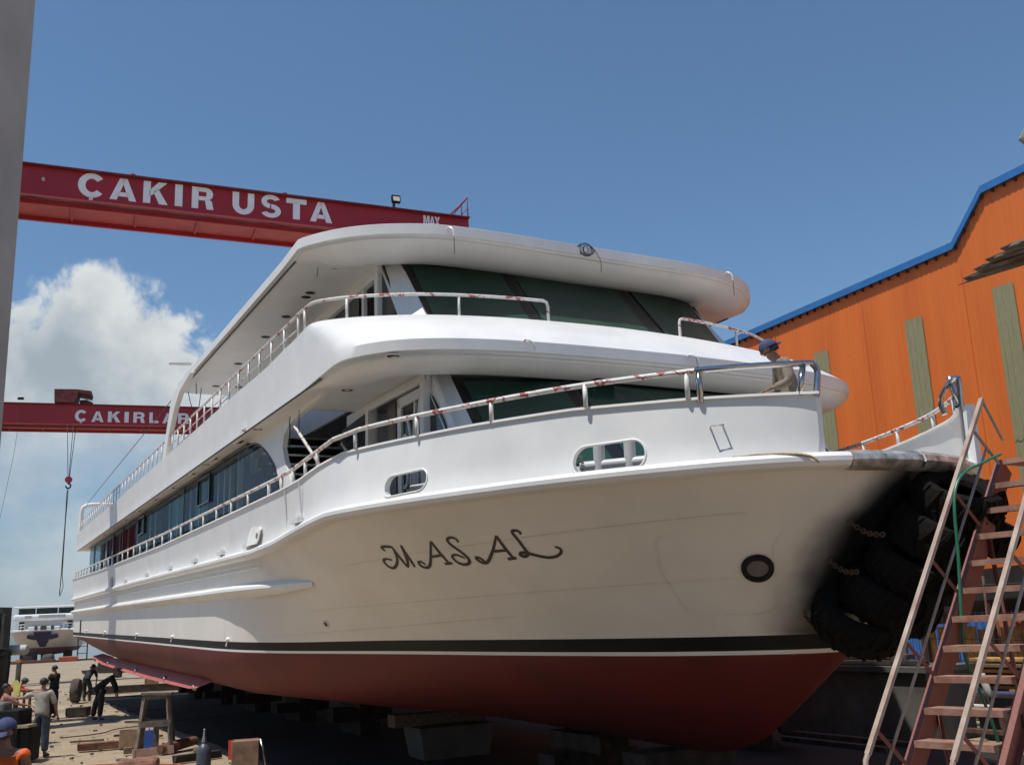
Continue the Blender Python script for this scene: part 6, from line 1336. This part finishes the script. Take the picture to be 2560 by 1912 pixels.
block('trough', 'low dark trough with pale rim on the sand left of the shaded worker', 'trough', (-15.6, 35.6, 0), (.72, .42, .30), 6, WOODDARK)
b = tyre((-19.25, 43.6, .50), (.95, .2, 0), .5, .34, False); setp(b.build('tyre', mat('dusty_rubber', (.10, .08, .06), .9, var=.3), None, origin=(-19.25, 43.6, 0)), 'dusty worn tyre standing upright before the stooping navy worker', 'tyre')
wb = empty('work_bench', (-16.75, 34.9, 0), 'small red-brown wooden work bench beside the stooping orange worker', 'bench')
b = MB(); b.box((-16.75, 34.9, .95), (.75, .5, .07)); b.build('top', WOODRED, wb)
for i, j in ((-1, -1), (1, -1), (1, 1), (-1, 1)):
    b = MB(); b.box((-16.75+i*.32, 34.9+j*.2, .46), (.07, .07, .92)); b.build('leg', WOODRED, wb)
b = MB(); b.box((-16.75, 34.68, .3), (.7, .04, .08)); b.build('crossbar', WOODRED, wb)
# dark rig at the left edge with roller and hooked pipes
rg = empty('steel_rig', (-12.7, 26.0, 0), 'dark upright steel rig with roller and hooked pipe at the left edge', 'machine')
def pw(x, y, z): return Vector((x, y, z))
b = MB(); b.box((-13.72, 26.1, 1.5), (.55, .5, 3.9)); b.box((-13.42, 26.0, 2.85), (.12, .3, .9)); b.box((-13.35, 26.0, 2.3), (.22, .2, .14)); b.box((-13.44, 26.0, 3.05), (.2, .25, .25)); b.build('column', mat('dark_grease_steel', (.035, .035, .03), .7, var=.4, vscale=4), rg)
b = MB(); b.tube(smooth([(-13.42, 25.9, 2.38), (-13.33, 25.9, 2.42), (-13.22, 25.9, 2.34), (-13.20, 25.9, 2.1), (-13.25, 25.9, 1.2), (-13.3, 25.9, .2)], 2), .05, 8); b.build('hooked_pipe', BLACKP, rg)
b = MB(); b.tube([(-13.02, 26, .0), (-12.98, 26, 2.05)], .065, 8); b.build('stake', WOODDARK, rg)
b = MB(); b.box((-12.99, 26, 2.08), (.13, .1, .07)); b.build('stake_cap', mat('orange_brown', (.5, .2, .1), .7), rg)
b = MB(); b.lathe([(0, -.26), (.11, -.26), (.13, -.2), (.13, .2), (.11, .26), (0, .26)], (-13.20, 26.3, 2.36), Matrix.Rotation(R(90), 3, 'Y'), 18); b.build('roller', mat('pale_grey_roller', (.42, .42, .40), .6), rg)
b = MB(); b.slab([(-13.02, 25.8, 1.6), (-12.92, 25.8, 1.62), (-12.78, 25.75, 1.5), (-12.78, 25.7, 1.25), (-12.9, 25.7, 1.2)], (0, .05, 0)); setp(b.build('cloth', mat('yellow_cloth', (.45, .40, .12), .9), None, origin=(-12.8, 25.8, 1.1)), 'yellow cloth hanging on the dark rig beside the outstretched hand', 'cloth')
w2 = empty('engine_block', (-11.35, 22.9, 0), 'black greasy engine block with grey cowl left of the man in the grey shirt', 'engine')
b = MB(); b.box((-11.5, 22.9, .55), (.62, .6, 1.1)); b.box((-11.2, 22.9, .35), (.5, .5, .7)); b.build('housing', BLACKP, w2, bevel=.04)
b = MB(); b.box((-11.72, 22.8, 1.15), (.34, .4, .22)); b.build('cowl', mat('dull_green_cowl', (.12, .13, .11), .6), w2, bevel=.05)
b = MB(); b.box((-11.15, 22.7, .74), (.42, .4, .06)); b.build('tray', mat('sandy_tray', (.30, .24, .16), .9), w2)
# ================================================================== DISTANT BOAT ON THE SHORE
def farboat():
    c = Vector((-69.8, 146.0, 0)); yaw = math.atan2(-c.x, c.y)*1.0-.10; Rm = Matrix.Rotation(yaw, 3, 'Z')
    rt = empty('passenger_boat', c, 'smaller white passenger boat with a dark blue cross on its bow, propped on the shore', 'boat')
    def Q(x, y, z): return c+Rm @ Vector((x, y, z))        # x port/starboard, y away from us, z up
    ys = [0, .25, .8, 1.8, 3.2, 5, 8, 20]
    half = {2.1: [0, .7, 1.5, 2.4, 3.2, 3.7, 3.9, 3.9], 3.1: [0, 1.3, 2.4, 3.3, 3.9, 4.2, 4.3, 4.3], 4.35: [0, 2.4, 3.5, 4.2, 4.45, 4.5, 4.5, 4.5], 1.5: [0, .35, .9, 1.7, 2.6, 3.2, 3.4, 3.4], 1.0: [0, .1, .2, .3, .4, .5, .6, .6]}
    off = {1.0: 3.0, 1.5: 2.0, 2.1: 1.4, 3.1: .7, 4.35: 0}
    def row(z, sd): return [Q(sd*h_, y+off[z], z+(0 if z < 4 else max(0, (3-y))*.06)) for y, h_ in zip(ys, half[z])]
    for nm_, zs, m_ in (('bottom', (1.0, 1.5, 2.1), mat('distant_red_bottom', (.20, .07, .06), .7, var=.2, vscale=.5)), ('hull', (2.1, 3.1, 4.35), mat('distant_hull', (.55, .50, .46), .5, var=.05))):
        b = MB()
        for sd in (1, -1): b.grid([row(z, sd) for z in zs], flip=sd < 0)
        if nm_ == 'hull': b.grid([row(4.35, 1), row(4.35, -1)], smooth=False)
        b.build(nm_, m_, rt)
    WH = mat('distant_white', (.80, .80, .79), .5, var=.03)
    b = MB(); b.slab([Q(-4.55, 2.2, 4.35), Q(4.55, 2.2, 4.35), Q(4.55, 2.2, 4.75), Q(-4.55, 2.2, 4.75)], Rm @ Vector((0, .2, 0))); 
    b.box(Q(0, 2.5, 4.75), (4.2, 2, .75), rot=Rm); b.build('foredeck', WH, rt, bevel=.25)
    b = MB(); b.box(Q(0, 10, 5.3), (7.2, 12, 1.3), rot=Rm); b.build('saloon', WH, rt)
    b = MB(); b.box(Q(-3.3, 3.9, 5.3), (.7, .1, 1.1), rot=Rm); b.box(Q(3.3, 3.9, 5.3), (.7, .1, 1.1), rot=Rm); b.build('doorway', DARKHOLE, rt)
    b = MB(); b.box(Q(0, 10, 6.45), (8.7, 15, .95), rot=Rm); b.build('upper_deck', WH, rt, bevel=.3)
    b = MB(); b.box(Q(-2.3, 2.48, 6.55), (.9, .05, .35), rot=Rm); b.box(Q(.9, 2.48, 6.6), (3.6, .05, .4), rot=Rm); b.build('deck_panel', mat('distant_grey', (.45, .45, .42), .6), rt)
    b = MB(); b.box(Q(0, 11, 7.35), (8.0, 13, .95), rot=Rm); b.build('window_band', DARKGLASS, rt)
    for x in (-3.9, -1.5, 1.5, 3.9):
        b = MB(); b.box(Q(x, 4.4, 7.35), (.16, .1, 1.0), rot=Rm); b.build('post', WH, rt)
    b = MB(); b.box(Q(0, 10.5, 7.98), (8.9, 14, .28), rot=Rm); b.build('roof', WH, rt, bevel=.1)
    BL_ = mat('navy_mark', (.010, .013, .055), .5)
    b = MB(); 
    b.slab([Q(-1.2, -.14, 4.33), Q(1.2, -.14, 4.33), Q(.8, .72, 3.1), Q(.35, 1.2, 2.2), Q(-.35, 1.2, 2.2), Q(-.8, .72, 3.1)], Rm @ Vector((0, .8, 0))); 
    for sd in (1, -1): b.slab([Q(.6*sd, .2, 3.85), Q(2.0*sd, .2, 3.95), Q(2.1*sd, .5, 3.5), Q(1.3*sd, .6, 3.25), Q(.5*sd, .5, 3.2)], Rm @ Vector((0, .9, 0)))
    b.build('bow_mark', BL_, rt)
    b = MB()
    for sd in (1, -1):
        P = [Q(sd*2.6, 1.6, 5.5), Q(sd*4.1, 3.2, 5.45), Q(sd*4.4, 5, 5.4)]; b.tube(P, .06, 5); b.tube([v-Vector((0, 0, .4)) for v in P], .05, 5)
        for v in resample(P, 6): b.tube([v, v-Vector((0, 0, 1))], .05, 4)
    b.build('railing', WPIPE, rt)
    b = MB()
    for x in (.6, 1.0, -.2, 2.0): b.box(Q(x-.8, .9, 4.9), (.4, .3, .6), rot=Rm)
    b.build('windlass', RUST, rt)
    b = MB(); 
    for k in range(7): b.box(Q(-3.1+.32*k, 1.3-.13*k+.0, 3.95), (.2, .06, .2), rot=Rm)
    b.build('name_marks', mat('distant_letters', (.12, .11, .10), .7), rt)
    for k, (x, y) in enumerate(((-3.0, 6), (3.2, 6), (0, 4.5), (-2.2, 12), (2.4, 12))):
        mb = MB(); mb.box(Q(x, y, .75), (.9, .9, 1.5), rot=Rm); setp(mb.build('boat_prop', WOODDARK, None, origin=Q(x, y, 0)), ['left front', 'right front', 'middle', 'left rear', 'right rear'][k]+' dark timber prop under the distant boat', 'prop', 'props under the distant boat')
    return Q, Rm
Q, Rm = farboat()
sc = empty('scaffold_tower', Q(5.2, 3, 0), 'thin scaffold tower between the distant boat and the ferry stern', 'scaffold')
b = MB()
for x in (4.6, 5.9):
    for y in (2.5, 4): b.tube([Q(x, y, 0), Q(x, y, 3.9)], .05, 4)
for z in (1, 2, 3, 3.8):
    b.tube([Q(4.6, 2.5, z), Q(5.9, 2.5, z)], .04, 4); b.tube([Q(4.6, 4, z), Q(5.9, 4, z)], .04, 4)
b.build('frame', RUST, sc)
mb = MB(); mb.box(Q(3.6, .5, .35), (2.4, 1, .7), rot=Rm, taper=1.1); setp(mb.build('dinghy', mat('orange_red_dinghy', (.55, .12, .07), .6), None, origin=Q(3.6, .5, 0), bevel=.1), 'small orange-red dinghy lying right of the distant boat', 'dinghy')
block('sand_heap', 'dark round heap below the distant boat, left of its keel', 'heap', tuple(Q(-1.6, 1.5, 0)), (1.9, 1.2, 1.5), 0, WOODDARK, bevel=.4)
block('sand_heap', 'grey round heap below the distant boat, right of its keel', 'heap', tuple(Q(.9, .5, 0)), (1.7, 1.2, 1.2), 0, mat('grey_heap', (.10, .09, .08), .9), bevel=.4)
block('timber_baulk', 'long low reddish baulk on the ground before the distant boat', 'timber', tuple(Q(-1.8, -1.5, 0)), (7.5, .6, .4), math.degrees(math.atan2(Rm[1][0], Rm[0][0])), WOODRED)

# ================================================================== AIR
b = MB(); b.add([(-6000, -120, -4), (6000, -120, -4), (6000, 9000, -4), (-6000, 9000, -4), (-6000, -120, 170), (6000, -120, 170), (6000, 9000, 170), (-6000, 9000, 170)], [(3, 2, 1, 0), (4, 5, 6, 7), (0, 1, 5, 4), (1, 2, 6, 5), (2, 3, 7, 6), (3, 0, 4, 7)])
HZ = bpy.data.materials.new('haze'); HZ.use_nodes = True; t = HZ.node_tree; t.nodes.clear(); o_ = t.nodes.new('ShaderNodeOutputMaterial'); pv = t.nodes.new('ShaderNodeVolumePrincipled')
pv.inputs['Density'].default_value = .00010; pv.inputs['Color'].default_value = (.80, .88, .95, 1); pv.inputs['Anisotropy'].default_value = .1; t.links.new(pv.outputs[0], o_.inputs['Volume'])
setp(b.build('haze', HZ, None, origin=(0, 0, 0)), kind='stuff')
